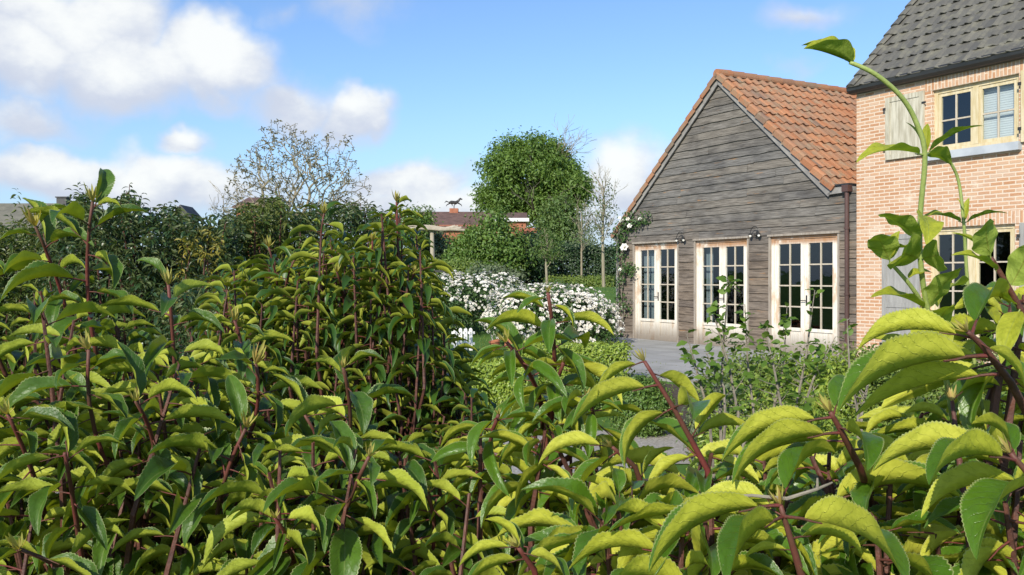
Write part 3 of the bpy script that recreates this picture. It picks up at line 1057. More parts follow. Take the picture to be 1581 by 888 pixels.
# ------------------------------------------------------------------ wall lamps
def wall_lamp(t, zz, label):
    p = house_pt(t, -.03, zz)
    L_ = thing('wall_lamp', label, 'wall lamp', p, HROT, 'twin bulb lamps on the timber gable')
    L_.scale = (.75, .75, .75)
    a = MB()
    a.box(-.05, .05, -.02, .0, -.16, .02)
    a.tube([(0, -.02, -.1), (0, -.10, -.10), (0, -.12, -.04)], .014, 8)
    a.tube([(-.16 * math.cos(x), -.12, -.04 + .19 * math.sin(x)) for x in np.linspace(0, math.pi, 11)], .011, 8)
    a.tube([(-.16, -.12, -.05), (.16, -.12, -.05)], .010, 8)
    a.build('bracket', M['darkmetal'], L_)
    for s in (-1, 1):
        sh = MB()
        sh.lathe([(.0, .015), (.03, .012), (.052, -.02), (.055, -.028), (.045, -.022), (.0, .0)], (s * .16, -.12, -.045), 14)
        so = sh.build('lamp_shade', M['darkmetal'], L_, True)
        bl = MB()
        bl.lathe([(.0, -.105), (.02, -.10), (.036, -.075), (.036, -.05), (.02, -.025), (.0, -.02)], (s * .16, -.12, -.04), 14)
        bl.build('bulb', M['bulb'], so, True)


wall_lamp(2.50, 2.44, 'dark twin bulb wall lamp between the left and middle glazed doors')
wall_lamp(4.83, 2.45, 'dark twin bulb wall lamp between the middle and right glazed doors')

# ------------------------------------------------------------------ brick house
bh = thing('brick_house', 'two storey pink brick house with dark grey pantile roof at the right edge', 'house', (HC[0], HC[1], 0), HROT)
BF = -.045                     # front plane
B0, B1 = 7.30, 15.5
HOLES = [(8.83, 10.30, 3.58, 4.62), (8.77, 10.24, .25, 2.34), (11.9, 13.3, 3.58, 4.62), (11.9, 13.3, .25, 2.34)]


def wall_with_holes(mb, a, b, z0, z1, y, holes, depth=.11):
    xs_ = sorted({a, b, *[h[0] for h in holes], *[h[1] for h in holes]})
    zs_ = sorted({z0, z1, *[h[2] for h in holes], *[h[3] for h in holes]})
    for i in range(len(xs_) - 1):
        for j in range(len(zs_) - 1):
            xm, zm_ = .5 * (xs_[i] + xs_[i + 1]), .5 * (zs_[j] + zs_[j + 1])
            if any(h[0] < xm < h[1] and h[2] < zm_ < h[3] for h in holes):
                continue
            pts = [(xs_[i], y, zs_[j]), (xs_[i + 1], y, zs_[j]), (xs_[i + 1], y, zs_[j + 1]), (xs_[i], y, zs_[j + 1])]
            mb.face(pts, [(p[0], p[2]) for p in pts])
    for (ha, hb, hz0, hz1) in holes:
        for (p, q_) in (((ha, hz0), (ha, hz1)), ((hb, hz1), (hb, hz0)), ((ha, hz1), (hb, hz1)), ((hb, hz0), (ha, hz0))):
            pts = [(p[0], y, p[1]), (q_[0], y, q_[1]), (q_[0], y + depth, q_[1]), (p[0], y + depth, p[1])]
            mb.face(pts, [(pp[0] + pp[1], pp[2]) for pp in pts])


bw = MB()
wall_with_holes(bw, B0, B1, 0, 4.95, BF, HOLES)
RB = 1.035                     # roof slope
BD = 8.0
apz = 4.95 + RB * BD / 2
for x in (B0, B1):
    pts = [(x, BF + .001, 0), (x, BD, 0), (x, BD, 4.95), (x, BD / 2, apz - .1), (x, BF + .001, 4.95)]
    bw.face(pts, [(p[1], p[2]) for p in pts])
pts = [(B0, BD, 0), (B1, BD, 0), (B1, BD, 4.95), (B0, BD, 4.95)]
bw.face(pts, [(p[0], p[2]) for p in pts])
bw.build('wall', M['brick'], bh)
# soldier courses above the openings
for (a, b, z0, z1) in HOLES:
    ln = MB()
    pts = [(a - .14, BF - .006, z1), (b + .14, BF - .006, z1), (b + .14, BF - .006, z1 + .20), (a - .14, BF - .006, z1 + .20)]
    ln.face(pts, [(p[2] - z1, p[0]) for p in pts])
    ln.face([pts[1], pts[0], (a - .14, BF, z1), (b + .14, BF, z1)])
    ln.build('lintel', M['brick'], bh)
rb = MB()
slb = math.hypot(1, RB)
dF = np.array([0, -1, -RB]) / slb
nF = np.array([0, -RB, 1]) / slb
ridge = np.array([B0 - .03, BD / 2, 4.93 + RB * (BD / 2 + .22)])
rowsb = int((BD / 2 + .22) * slb / .30) + 1
tile_roof(rb, ridge, (1, 0, 0), dF, nF, .245, (BD / 2 + .22) * slb / rowsb, 35, rowsb, amp=.024, lift=.020, roll=False, stagger=True)
A = ridge - nF * .02
rb.face([A, A + dF * 6.0, A + dF * 6.0 + np.array([8.5, 0, 0]), A + np.array([8.5, 0, 0])], [(.5, .5)] * 4)
dBk = np.array([0, 1, -RB]) / slb
rb.face([A, A + np.array([8.5, 0, 0]), A + np.array([8.5, 0, 0]) + dBk * 6.1, A + dBk * 6.1], [(.5, .5)] * 4)
rb.build('roof', M['greytile'], bh, smooth=True)
vb = MB()
hb_ = (BD / 2 + .22) * slb / rowsb
for j in range(rowsb):
    A = ridge + dF * j * hb_ + nF * .02 + np.array([-.02, 0, 0])
    B = A + dF * hb_ * 1.06 + nF * .032
    pf = ((0, -.13), (0, .0), (.03, .022), (.08, .030), (.14, .028), (.17, .0))
    for k in range(5):
        (x0, a0), (x1, a1) = pf[k], pf[k + 1]
        vb.face([A + nF * a0 + (x0, 0, 0), A + nF * a1 + (x1, 0, 0), B + nF * a1 + (x1, 0, 0), B + nF * a0 + (x0, 0, 0)][::-1], [(400 + j + .5, .5)] * 4)
    vb.face([B + nF * a + (x, 0, 0) for x, a in pf], [(400 + j + .5, .5)] * 6)
vb.build('verge_tiles', M['greytile'], bh)
gt = MB()
prof = [(-.225, 4.965), (-.235, 4.94), (-.225, 4.87), (-.17, 4.83), (-.10, 4.82), (BF - .002, 4.82), (BF - .002, 4.955), (-.15, 4.955)]
gt.prism([(B0 - .07, y, zz) for y, zz in prof][::-1], (B1 - B0 + .2, 0, 0))
gt.build('gutter', M['gutterdark'], bh)

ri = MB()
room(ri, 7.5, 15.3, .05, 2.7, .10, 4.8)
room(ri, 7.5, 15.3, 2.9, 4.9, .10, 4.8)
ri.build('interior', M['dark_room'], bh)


def window(a, b, z0, z1, cols, rows, sill=True, blind_right=False):
    f = MB()
    fw = .065
    y0, y1 = BF + .055, BF + .14
    f.box(a, a + fw, y0, y1, z0, z1)
    f.box(b - fw, b, y0, y1, z0, z1)
    f.box(a + fw, b - fw, y0 + .002, y1 - .002, z1 - fw, z1)
    f.box(a + fw, b - fw, y0 + .002, y1 - .002, z0, z0 + fw)
    mid = .5 * (a + b)
    f.box(mid - .045, mid + .045, y0 - .004, y1 - .006, z0 + fw, z1 - fw)
    wo = f.build('window', M['winwood'], bh)
    for (p, q_) in ((a + fw + .003, mid - .048), (mid + .048, b - fw - .003)):
        sash_sub(wo, p, q_, z0 + fw + .003, z1 - fw - .003, y0 + .014, cols, rows)
    if sill:
        s = MB()
        s.box(a - .05, b + .05, BF - .10, BF + .053, z0 - .13, z0 - .004)
        s.build('sill', M['zinc'], wo)
    if blind_right:
        bl = MB()
        zz = z0 + .08
        while zz < z1 - .07:
            bl.box(mid + .05, b - .06, y1 + .045, y1 + .075, zz, zz + .033)
            zz += .037
        bl.build('blind', M['blind'], wo)
    return wo


def sash_sub(wo, a, b, z0, z1, y, cols, rows):
    st = .05
    mb = MB()
    mb.box(a, a + st, y, y + .045, z0, z1)
    mb.box(b - st, b, y, y + .045, z0, z1)
    mb.box(a + st, b - st, y + .003, y + .042, z0, z0 + st)
    mb.box(a + st, b - st, y + .003, y + .042, z1 - st, z1)
    gx0, gx1, gz0, gz1 = a + st, b - st, z0 + st, z1 - st
    bar = .024
    for c in range(1, cols):
        x = gx0 + (gx1 - gx0) * c / cols
        mb.box(x - bar / 2, x + bar / 2, y + .006, y + .036, gz0, gz1, 1)
    for r_ in range(1, rows):
        zz = gz0 + (gz1 - gz0) * r_ / rows
        x0 = gx0
        for c in range(cols):
            x1 = gx0 + (gx1 - gx0) * (c + 1) / cols
            mb.box(x0 + (bar / 2 if c else 0), x1 - (bar / 2 if c < cols - 1 else 0), y + .008, y + .034, zz - bar / 2, zz + bar / 2, 1)
            x0 = x1
    mb.build('sash', [M['winwood'], M['winbar']], wo)
    pn = MB()
    for c in range(cols):
        for r_ in range(rows):
            xa, xb = gx0 + (gx1 - gx0) * c / cols, gx0 + (gx1 - gx0) * (c + 1) / cols
            za, zb = gz0 + (gz1 - gz0) * r_ / rows, gz0 + (gz1 - gz0) * (r_ + 1) / rows
            tl = random.gauss(0, .002)
            pn.face([(xa, y + .022 + tl, za), (xb, y + .022 - tl, za), (xb, y + .022 - tl, zb), (xa, y + .022 + tl, zb)])
    pn.build('pane', M['glass'], wo)


window(*HOLES[0], 2, 2, True, True)
window(*HOLES[1], 2, 4, False)
window(*HOLES[2], 2, 2, True)
window(*HOLES[3], 2, 4, False)


def shutter(a, b, z0, z1, mt, label, rails=()):
    s = MB()
    y0, y1 = BF - .055, BF - .015
    st = .085
    s.box(a, a + st, y0, y1, z0, z1)
    s.box(b - st, b, y0, y1, z0, z1)
    for zz in (z0, *rails, z1 - st):
        s.box(a + st, b - st, y0 + .003, y1 - .002, zz, zz + st)
    s.box(a + st, b - st, y0 + .016, y1 - .010, z0 + st, z1 - st)
    o = s.build('shutter', mt, bh)
    o['label'] = label
    h = MB()
    for zz in (z0 + .18, z1 - .22):
        h.box(b - .03, b + .05, y0 - .006, y0 - .001, zz, zz + .035)
        h.box(a - .045, a + .01, y0 - .006, y0 - .001, zz + .3 * 0, zz + .05)
    h.build('hinge', M['darkmetal'], o)


shutter(7.95, 8.70, 3.56, 4.64, [M['shutter_pale']], 'peeling pale wooden shutter with a dark hinge')
shutter(10.36, 11.10, 3.56, 4.64, [M['winwood']], 'honey coloured wooden shutter')
shutter(7.88, 8.62, .15, 2.26, [M['shutter_grey']], 'grey blue tall wooden shutter', (1.0,))
shutter(10.34, 11.06, .2, 2.34, [M['shutter_grey']], 'grey blue tall wooden shutter', (1.0,))


# ------------------------------------------------------------------ vegetation helpers
def bush(name, label, cat, base, blobs, n, L, mt, group=None, seed=0, temps=None, stems=7, stem_mat='brownstem', stem_r=.02, shell=.45, rough=.22, clump=6, up=.5, freq=2.3):
    """shrub: Empty > foliage, stem; blobs are absolute ellipsoids"""
    t = thing(name, label, cat, base, 0, group)
    pos, fr, sc = cloud_leaves(blobs, n, L, shell, rough, freq, seed, up, clump, base[2] + .02)
    scatter_obj('foliage', [mt], temps or [T_small], pos, fr, sc, t, base)
    if stems:
        sm_ = MB(base)
        rr = random.Random(seed + 5)
        for k in range(stems):
            c, r = blobs[k % len(blobs)]
            c, r = np.asarray(c), np.asarray(r)
            tip = c + r * np.array([rr.uniform(-.6, .6), rr.uniform(-.6, .6), rr.uniform(.1, .7)])
            b0 = np.asarray(base) + np.array([rr.uniform(-.2, .2) * r[0], rr.uniform(-.2, .2) * r[1], 0])
            md = .5 * (b0 + tip) + np.array([rr.gauss(0, .08), rr.gauss(0, .08), .05]) * r
            sm_.tube([b0, md, tip], [stem_r, stem_r * .7, stem_r * .3], 5)
        sm_.build('stem', M[stem_mat], t)
    return t


def grow(mb, p, d, length, rad, depth, rr, spread=.55, kids=3, tips=None, droop=0.0, shrink=.72, segs=4, minr=.004):
    pts = [np.asarray(p, float)]
    rads = [rad]
    dd = unit(d)
    for i in range(segs):
        dd = unit(dd + np.array([rr.gauss(0, .13), rr.gauss(0, .13), rr.gauss(0, .08) + droop]))
        pts.append(pts[-1] + dd * length / segs)
        rads.append(max(minr, rad * (1 - .42 * (i + 1) / segs)))
    mb.tube(pts, rads, 7 if depth > 3 else (5 if depth > 1 else 3), cap=False)
    if depth == 0:
        if tips is not None:
            tips.append((pts[-1], dd))
        return
    for k in range(kids):
        at = pts[-1] if k == 0 else pts[rr.randint(max(1, segs // 2), segs)]
        nd = unit(dd + np.array([rr.gauss(0, spread), rr.gauss(0, spread), rr.gauss(0, spread * .7) + .05]))
        grow(mb, at, nd, length * rr.uniform(shrink - .12, shrink + .1), max(minr, rads[-1] * rr.uniform(.7, .95)), depth - 1, rr, spread, kids, tips, droop, shrink, segs, minr)


# ------------------------------------------------------------------ far and mid background
def gz(x, y):
    return float(ground_z(np.array(x), np.array(y)))


# far houses ---------------------------------------------------------
def far_house(name, label, px0, px1, ridge_y, eave_y, Z, depth, wallm, roofm, axis='x', chim=None, rot=0.0):
    x0, x1 = P(px0, 0, Z)[0], P(px1, 0, Z)[0]
    zr, ze = P(0, ridge_y, Z + depth / 2)[2], P(0, eave_y, Z)[2]
    cx = .5 * (x0 + x1)
    g = 1.0
    hw = .5 * (x1 - x0)
    t = thing(name, label, 'house', (cx, Z + depth / 2, g), rot)
    hd = depth / 2
    ze -= g
    zr -= g
    wl, rf = MB(), MB()
    if axis == 'x':
        wl.prism([(-hw, -hd, 0), (-hw, -hd, ze), (-hw, 0, zr - .15), (-hw, hd, ze), (-hw, hd, 0)], (2 * hw, 0, 0))
        for s in (-1, 1):
            rf.prism([(-hw - .2, s * (hd + .3), ze - .12), (-hw - .2, 0, zr), (-hw - .2, 0, zr - .14), (-hw - .2, s * (hd + .3), ze - .26)], (2 * hw + .4, 0, 0))
    else:
        wl.prism([(-hw, -hd, 0), (hw, -hd, 0), (hw, -hd, ze), (0, -hd, zr - .15), (-hw, -hd, ze)], (0, 2 * hd, 0))
        for s in (-1, 1):
            rf.prism([(s * (hw + .3), -hd - .25, ze - .12), (0, -hd - .25, zr), (0, -hd - .25, zr - .16), (s * (hw + .3), -hd - .25, ze - .28)], (0, 2 * hd + .5, 0))
    wl.build('wall', wallm, t)
    ro = rf.build('roof', roofm, t)
    if chim is not None:
        c = MB()
        c.box(chim - .35, chim + .35, -.35, .35, zr - .8, zr + .38)
        c.box(chim - .42, chim + .42, -.42, .42, zr + .382, zr + .46)
        c.build('chimney', M['farbrick'] if wallm is M['farbrick'] else M['fargrey'], ro)
    return t


far_house('far_house', 'far house with olive grey roof and dark chimney beyond the left shrubs', -60, 70, 314, 348, 62, 8, M['farolive'], M['farolive'], chim=2.15)
far_house('far_house', 'small dark slate gable roof peeking over the tall evergreen shrubs', 268, 292, 318, 334, 64, 2, M['fargrey'], M['fargrey'], axis='y')
far_house('far_house', 'brown roofed house half hidden below the bare tree', 364, 402, 305, 317, 70, 8, M['farbrick'], M['farroof'])
bo = far_house('brick_outbuilding', 'long low brick building with dull brown roof left of the big green tree', 640, 762, 327, 349, 60, 7, M['farbrick'], M['farroof'])
t = thing('brick_annex', 'flat roofed brick annex with white fascia in front of the big green tree', 'building', (*P(787, 0, 58)[:2], 1.0))
a = MB()
ex = 25 / F * 58
zt = P(0, 337, 58)[2] - 1.0
a.box(-ex, ex, 0, 5, 0, zt - .22)
a.build('wall', M['farbrick'], t)
a = MB()
a.box(-ex - .15, ex + .2, -.2, 5.2, zt - .215, zt)
a.build('fascia', M['white'], t)
a = MB()
a.prism([(-ex - .1, -.1, zt + .003), (-ex - .1, 5.1, zt + .003), (-ex - .1, 2.6, zt + .55)], (2 * ex + .2, 0, 0))
a.build('roof', M['farroof'], t)
far_house('far_cottage', 'tiny white gabled cottage with red roof right of the brick annex', 812, 858, 352, 372, 66, 6, M['white'], M['farred'])
# chimney of the outbuilding with its weathervane
cz = P(0, 327, 63.5)[2]
cp = P(701, 327, 63.5)
wvt = thing('weathervane', 'dark galloping horse weathervane on the ridge of the brown roof', 'weathervane', (cp[0], cp[1], cz))
c = MB()
c.box(-.3, .3, -.3, .3, -.3, .22)
c.build('plinth', M['farbrick'], wvt)
c = MB()
c.tube([(0, 0, .22), (0, 0, .45)], .03, 6)
c.build('spindle', M['darkmetal'], wvt)
c = MB()
c.tube([(-.36, 0, .62), (-.2, 0, .66), (.1, 0, .64), (.3, 0, .70)], [.07, .13, .12, .13], 8)
c.tube([(.28, 0, .72), (.42, 0, .92)], [.09, .06], 8)
c.tube([(.40, 0, .92), (.58, 0, .86)], [.07, .04], 8)
for x, e in ((-.28, -.5), (-.2, -.12), (.2, .02), (.3, .5)):
    c.tube([(x, 0, .60), (e, 0, .48), (e * 1.1, 0, .38)], [.05, .03, .02], 6)
c.tube([(-.36, 0, .66), (-.55, 0, .74), (-.66, 0, .62)], [.03, .04, .015], 6)
c.build('horse', M['darkmetal'], wvt)

# big green chestnut ---------------------------------------------------
Zc = 72
base = np.array([P(825, 0, Zc)[0], Zc, 1.0])
ct_ = thing('chestnut_tree', 'largest dense green round crowned tree behind the brick annex', 'tree', base)
bl = []
for (px, py, rx, ry) in [(818, 262, 62, 52), (800, 300, 58, 46), (858, 300, 46, 44), (838, 232, 46, 26), (775, 275, 30, 40), (870, 268, 30, 34), (800, 240, 40, 30), (760, 312, 18, 22), (892, 300, 18, 24), (830, 330, 60, 26)]:
    c = P(px, py, Zc + random.uniform(-2, 2))
    c = P(826, 276, Zc) + (c - P(826, 276, Zc)) * .90
    bl.append((c, (rx / F * Zc * .92, min(rx, ry) / F * Zc * 1.1, ry / F * Zc * .92)))
lobes = []
for k in range(120):
    c0, r0 = bl[k % len(bl)]
    d_ = unit(np.array([random.gauss(0, 1), random.gauss(0, .8) - .5, random.gauss(.25, 1)]))
    q_ = random.uniform(.75, 1.35)
    lobes.append((np.asarray(c0) + d_ * np.asarray(r0) * random.uniform(.62, 1.0), (q_, q_, q_ * .62)))
bl = [(c0, tuple(np.asarray(r0) * .72)) for c0, r0 in bl]
pos, fr, sc = cloud_leaves(lobes, 33000, .30, .5, .30, 3.4, 3, .9, 7)
p2, f2, s2 = cloud_leaves(bl, 5500, .36, .6, .30, 3.4, 4, .6, 7)
pos, fr, sc = np.concatenate([pos, p2]), np.concatenate([fr, f2]), np.concatenate([sc, s2])
scatter_obj('crown', [M['tree_leaf']], [T_small], pos, fr, sc, ct_, base)
tr = MB(base)
rr = random.Random(4)
grow(tr, base, (0.02, 0, 1), 3.6, .42, 4, rr, .5, 3, None, .02, .80)
tr.build('trunk', M['bark'], ct_)
# dead twigs at its right shoulder
tw = MB(base)
for k in range(9):
    p0 = P(855 + rr.uniform(-6, 20), 250 + rr.uniform(-10, 25), Zc)
    grow(tw, p0, (rr.uniform(.1, .9), 0, 1), 2.0, .03, 2, rr, .45, 3, None, 0, .6, 3, .012)
tw.build('dead_branches', M['baretwig'], ct_)

# bare walnut tree on the left ----------------------------------------
Zb = 44
base = np.array([P(468, 0, Zb)[0], Zb, 1.0])
bt = thing('bare_tree', 'wide bare branching tree just coming into bud behind the left shrubs', 'tree', base)
tr = MB(base)
rr = random.Random(21)
tips = []
def dendrite(mb, trunk, targets, rr, step=.22, r0=.0105, power=.46, pull=.30):
    """branch skeleton grown towards scattered points; thickness from what each branch carries"""
    nodes = [np.asarray(p, float) for p in trunk]
    par = [-1] + list(range(len(trunk) - 1))
    plen = [0.0]
    for i in range(1, len(nodes)):
        plen.append(plen[-1] + np.linalg.norm(nodes[i] - nodes[i - 1]) * .3)
    ends = []
    targets = sorted(targets, key=lambda q_: np.linalg.norm(q_ - nodes[-1]))
    for tgt in targets:
        A_ = np.array(nodes)
        d_ = np.linalg.norm(A_ - tgt, axis=1) + pull * np.array(plen)
        d_[:max(1, len(trunk) - 2)] += 3
        k = int(np.argmin(d_))
        v_ = tgt - nodes[k]
        L_ = np.linalg.norm(v_)
        if L_ < step * .6:
            continue
        m_n = max(1, int(L_ / step))
        side = np.cross(v_, (rr.gauss(0, 1), rr.gauss(0, 1), rr.gauss(0, 1)))
        side = side / (np.linalg.norm(side) + 1e-9) * L_ * .10
        sag = np.array([0, 0, .10 * L_])
        prev = k
        for q_ in range(1, m_n + 1):
            f = q_ / m_n
            p = nodes[k] + v_ * f + (side + sag) * 4 * f * (1 - f) * .5 + np.array([rr.gauss(0, .03), rr.gauss(0, .03), rr.gauss(0, .03)])
            nodes.append(p)
            par.append(prev)
            plen.append(plen[prev] + L_ / m_n)
            prev = len(nodes) - 1
        ends.append((nodes[-1], unit(nodes[-1] - nodes[par[-1]])))
    cnt = [0] * len(nodes)
    kids = [0] * len(nodes)
    for i in range(len(nodes) - 1, 0, -1):
        if kids[i] == 0:
            cnt[i] = max(cnt[i], 1)
        kids[par[i]] += 1
        cnt[par[i]] += cnt[i]
    rad = [r0 * max(1, c_) ** power for c_ in cnt]
    first = {}
    for i in range(1, len(nodes)):
        if par[i] not in first or cnt[i] > cnt[first[par[i]]]:
            first[par[i]] = i
    for i in range(1, len(nodes)):
        if first[par[i]] == i and par[i] != 0:
            continue
        ch = [par[i], i]
        while ch[-1] in first:
            ch.append(first[ch[-1]])
        rads = [min(rad[ch[1]], rad[ch[0]])] + [rad[c_] for c_ in ch[1:]]
        mb.tube([nodes[c_] for c_ in ch], rads, 7 if rads[1] > .04 else (5 if rads[1] > .02 else 3), cap=False)
    return ends


tgts = []
cx0 = P(460, 318, Zb)
while len(tgts) < 1150:
    q_ = np.array([rr.uniform(-1, 1), rr.uniform(-1, 1), rr.uniform(-.12, 1)])
    n_ = np.linalg.norm(q_)
    if n_ > 1 or n_ < .30 or (n_ < .75 and rr.random() < .35):
        continue
    tgts.append(cx0 + q_ * np.array([3.6, 3.2, 4.05]) * (1 + .10 * math.sin(q_[0] * 7) * math.sin(q_[2] * 6)))
trunk_pts = [base, base + np.array([.04, 0, .8]), base + np.array([.0, 0, 1.5]), base + np.array([-.05, 0, 2.1]), base + np.array([-.05, 0, 2.6])]
tips = dendrite(tr, trunk_pts, tgts, rr)
tr.build('branches', M['baretwig'], bt)
tp = np.array([t_[0] for t_ in tips])
td = np.array([t_[1] for t_ in tips])
sel = RNG.random(len(tp)) < .7
tp, td = tp[sel], td[sel]
pos, fr, sc, _ = shoot_leaves(tp, td, .16, 4, .16, .2)
scatter_obj('buds', [M['bare_bud']], [T_small], pos, fr, sc, bt, base)


def small_tree(name, label, px, ybase, Z, trunk_top, crown, n, L, mt, trunk_mat, tr_r, seed, twigs=0, shell=.25):
    x = P(px, 0, Z)[0]
    base = np.array([x, Z, gz(x, Z)])
    t = thing(name, label, 'tree', base)
    rr = random.Random(seed)
    tp = P(px, trunk_top, Z)
    mb = MB(base)
    mb.tube([base, .5 * (base + tp) + (rr.gauss(0, .03), 0, 0), tp], [tr_r, tr_r * .8, tr_r * .4], 7)
    tips = []
    for k in range(twigs):
        f = rr.uniform(.45, 1)
        p0 = base + (tp - base) * f
        a_ = rr.uniform(0, 6.28)
        grow(mb, p0, (math.cos(a_) * .6, math.sin(a_) * .6, 1), .22 * (tp[2] - base[2]) * (1.25 - .5 * f), tr_r * .28, 2, rr, .4, 3, tips, .02, .62, 3, .005)
    mb.build('trunk', M[trunk_mat], t)
    bl_ = []
    for (cx, cy, rx, ry) in crown:
        bl_.append((P(cx, cy, Z), (rx / F * Z, rx / F * Z, ry / F * Z)))
    pos, fr, sc = cloud_leaves(bl_, n, L, shell, .25, 3.0, seed, .5, 4)
    scatter_obj('crown', [mt], [T_small], pos, fr, sc, t, base)
    return t


small_tree('pale_tree', 'loose yellow green tree in front of the big round tree', 866, 430, 52, 325, [(866, 338, 32, 34), (850, 355, 26, 24), (885, 352, 20, 28), (866, 318, 16, 18), (872, 375, 40, 20)], 7500, .20, M['pale_tree_leaf'], 'bark', .12, 31, 5)
small_tree('young_tree', 'slim pale young tree with sparse silvery twigs beside the barn corner', 932, 440, 36, 292, [(930, 330, 26, 45), (922, 365, 28, 26), (940, 300, 12, 22)], 900, .11, M['greygreen'], 'palebark', .07, 33, 14)
small_tree('young_tree', 'slim young tree with thin trunk and loose olive crown before the dark hedge', 845, 435, 34, 375, [(845, 378, 26, 22), (838, 390, 20, 14), (858, 388, 16, 16), (847, 358, 10, 12)], 1100, .10, M['pale_tree_leaf'], 'palebark', .055, 35, 11)
small_tree('young_tree', 'thin bare sapling with a few grey twigs between the two slim young trees', 898, 440, 40, 330, [(905, 340, 18, 30), (890, 365, 16, 18)], 400, .10, M['greygreen'], 'baretwig', .05, 37, 12)
small_tree('garden_tree', 'small mid green tree rising behind the tall centre laurel', 632, 430, 42, 335, [(640, 345, 30, 28), (625, 360, 30, 24), (655, 338, 14, 14)], 3500, .16, M['mid_leaf'], 'bark', .09, 39, 4)

# mid hedges ---------------------------------------------------------
def hedge_box(name, label, px0, px1, ytop, Z0, Z1, thick, n, L, mt, seed, rough=.1, cat='hedge'):
    """clipped hedge running between two points"""
    xa, xb = P(px0, 0, Z0)[0], P(px1, 0, Z1)[0]
    a_, b_ = np.array([xa, Z0]), np.array([xb, Z1])
    d = unit(b_ - a_)
    nr = np.array([-d[1], d[0]])
    ln = np.linalg.norm(b_ - a_)
    g0 = gz(*(.5 * (a_ + b_)))
    top = P(0, ytop, .5 * (Z0 + Z1))[2] - g0
    base = np.array([*(.5 * (a_ + b_)), g0])
    t = thing(name, label, cat, base)
    rg = np.random.default_rng(seed)
    k = n // 4
    u, v, hh = rg.random(k), rg.random(k) * 2 - 1, rg.random(k)
    face = rg.random(k)
    v = np.where(face < .55, -1 + .25 * rg.random(k) ** 2, np.where(face < .70, 1 - .25 * rg.random(k) ** 2, v))
    hh = np.where(face >= .70, 1 - .12 * rg.random(k) ** 2, hh)
    lump = rough * (np.sin(u * ln * 2.1 + seed) + np.sin(u * ln * 5.3 + hh * 4) * .6)
    xy = a_ + d * (u * ln)[:, None] + nr * (v * thick / 2 * (1 + lump))[:, None]
    pz = np.array([gz(x, y) for x, y in xy]) + hh * top * (1 + lump * .35)
    pts = np.column_stack([xy, pz])
    pts = np.repeat(pts, 4, 0) + RNG.normal(0, L * .7, (k * 4, 3))
    nn = np.column_stack([nr[0] * np.sign(v), nr[1] * np.sign(v), np.where(face > .7, 1.5, .3)])
    nn = np.repeat(nn, 4, 0)
    Z = unit(nn + RNG.normal(0, .6, nn.shape) + np.array([0, 0, .4]))
    X = np.cross(Z, RNG.normal(size=nn.shape))
    X[:, 2] -= .2
    scatter_obj('foliage', [mt], [T_small], pts, frames(X, Z), L * (.6 + .7 * RNG.random(len(pts))), t, base)
    st = MB(base)
    for i in range(max(4, int(ln / .8))):
        p = a_ + d * ln * (i + .5) / max(4, int(ln / .8))
        st.tube([(p[0], p[1], gz(*p)), (p[0], p[1], gz(*p) + top * .8)], [.03, .012], 5)
    st.build('stem', M['bark'], t)
    return t


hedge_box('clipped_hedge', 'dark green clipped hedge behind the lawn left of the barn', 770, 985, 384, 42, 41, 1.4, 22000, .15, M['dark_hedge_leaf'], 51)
for i, (px, py, rx, ry, zz, lab, mt) in enumerate([
        (726, 388, 34, 34, 39, 'mid green bushy shrub below the brown roofed brick building', 'mid_leaf'),
        (765, 372, 46, 46, 38, 'large leafy green shrub in front of the flat roofed annex', 'mid_leaf'),
        (815, 390, 34, 30, 39, 'dark rounded shrub below the white cottage', 'dark_hedge_leaf'),
        (668, 388, 30, 34, 44, 'loose grey green shrub behind the pergola post', 'greygreen')]):
    c = P(px, py, zz)
    base = (c[0], c[1], gz(c[0], c[1]))
    r1, r2 = rx / F * zz, ry / F * zz
    blobs = [(c, (r1, r1, r2)), (c + (-.5 * r1, 0, -.5 * r2), (r1 * .7, r1 * .7, r2 * .8)), (c + (.5 * r1, -.2, -.4 * r2), (r1 * .7, r1 * .7, r2 * .8)), (c + (.1, 0, .6 * r2), (r1 * .4, r1 * .4, r2 * .5))]
    bush('shrub', lab, 'shrub', base, blobs, 7000, .16, M[mt], 'shrubs along the garden end', 60 + i, rough=.26, freq=3)
# low meadow planting strip before the hedge
for i, (p0, p1, yt, z0, z1, mt, lab) in enumerate([
        (625, 735, 404, 34, 34, 'meadow', 'bright yellow green strip of tall grass behind the pergola post'),
        (850, 968, 431, 39, 38, 'meadow', 'low bright green border plants at the far edge of the lawn'),
        (735, 806, 413, 26.5, 26, 'greygreen', 'pale grey green lavender hedge behind the roses')]):
    hedge_box('border_planting', lab, p0, p1, yt, z0, z1, 1.0, 5000, .12, M[mt], 70 + i, .3, 'plants')

# pergola -------------------------------------------------------------
c = P(667, 0, 27)
pg = thing('pergola', 'rough wooden pergola with a log crossbeam beside the white roses', 'pergola', (c[0], c[1], gz(c[0], c[1])))
b0 = np.array([c[0], c[1], gz(c[0], c[1])])
top = P(667, 358, 27)
for dx in (0, -1.35):
    m_ = MB(b0)
    m_.tube([b0 + (dx, 0, 0), b0 + (dx + .02, 0, 1.2), (top[0] + dx, top[1], top[2])], [.075, .07, .06], 9)
    m_.build('post', M['post'], pg)
rr = random.Random(9)
for k in range(4):
    m_ = MB(b0)
    yo = -.15 + k * .1
    pts = [(top[0] + x, top[1] + yo, top[2] + .05 + rr.gauss(0, .03) + .04 * k) for x in np.linspace(-1.6, .98 - .1 * k, 8)]
    m_.tube(pts, [.035 + .012 * rr.random() for _ in pts], 7)
    m_.build('beam', M['post'], pg)
c = P(660, 0, 25)
gs = gz(c[0], c[1])
sk = thing('garden_stake', 'short wooden stake with a dark crossbar beside the pergola post', 'stake', (c[0], c[1], gs))
m_ = MB()
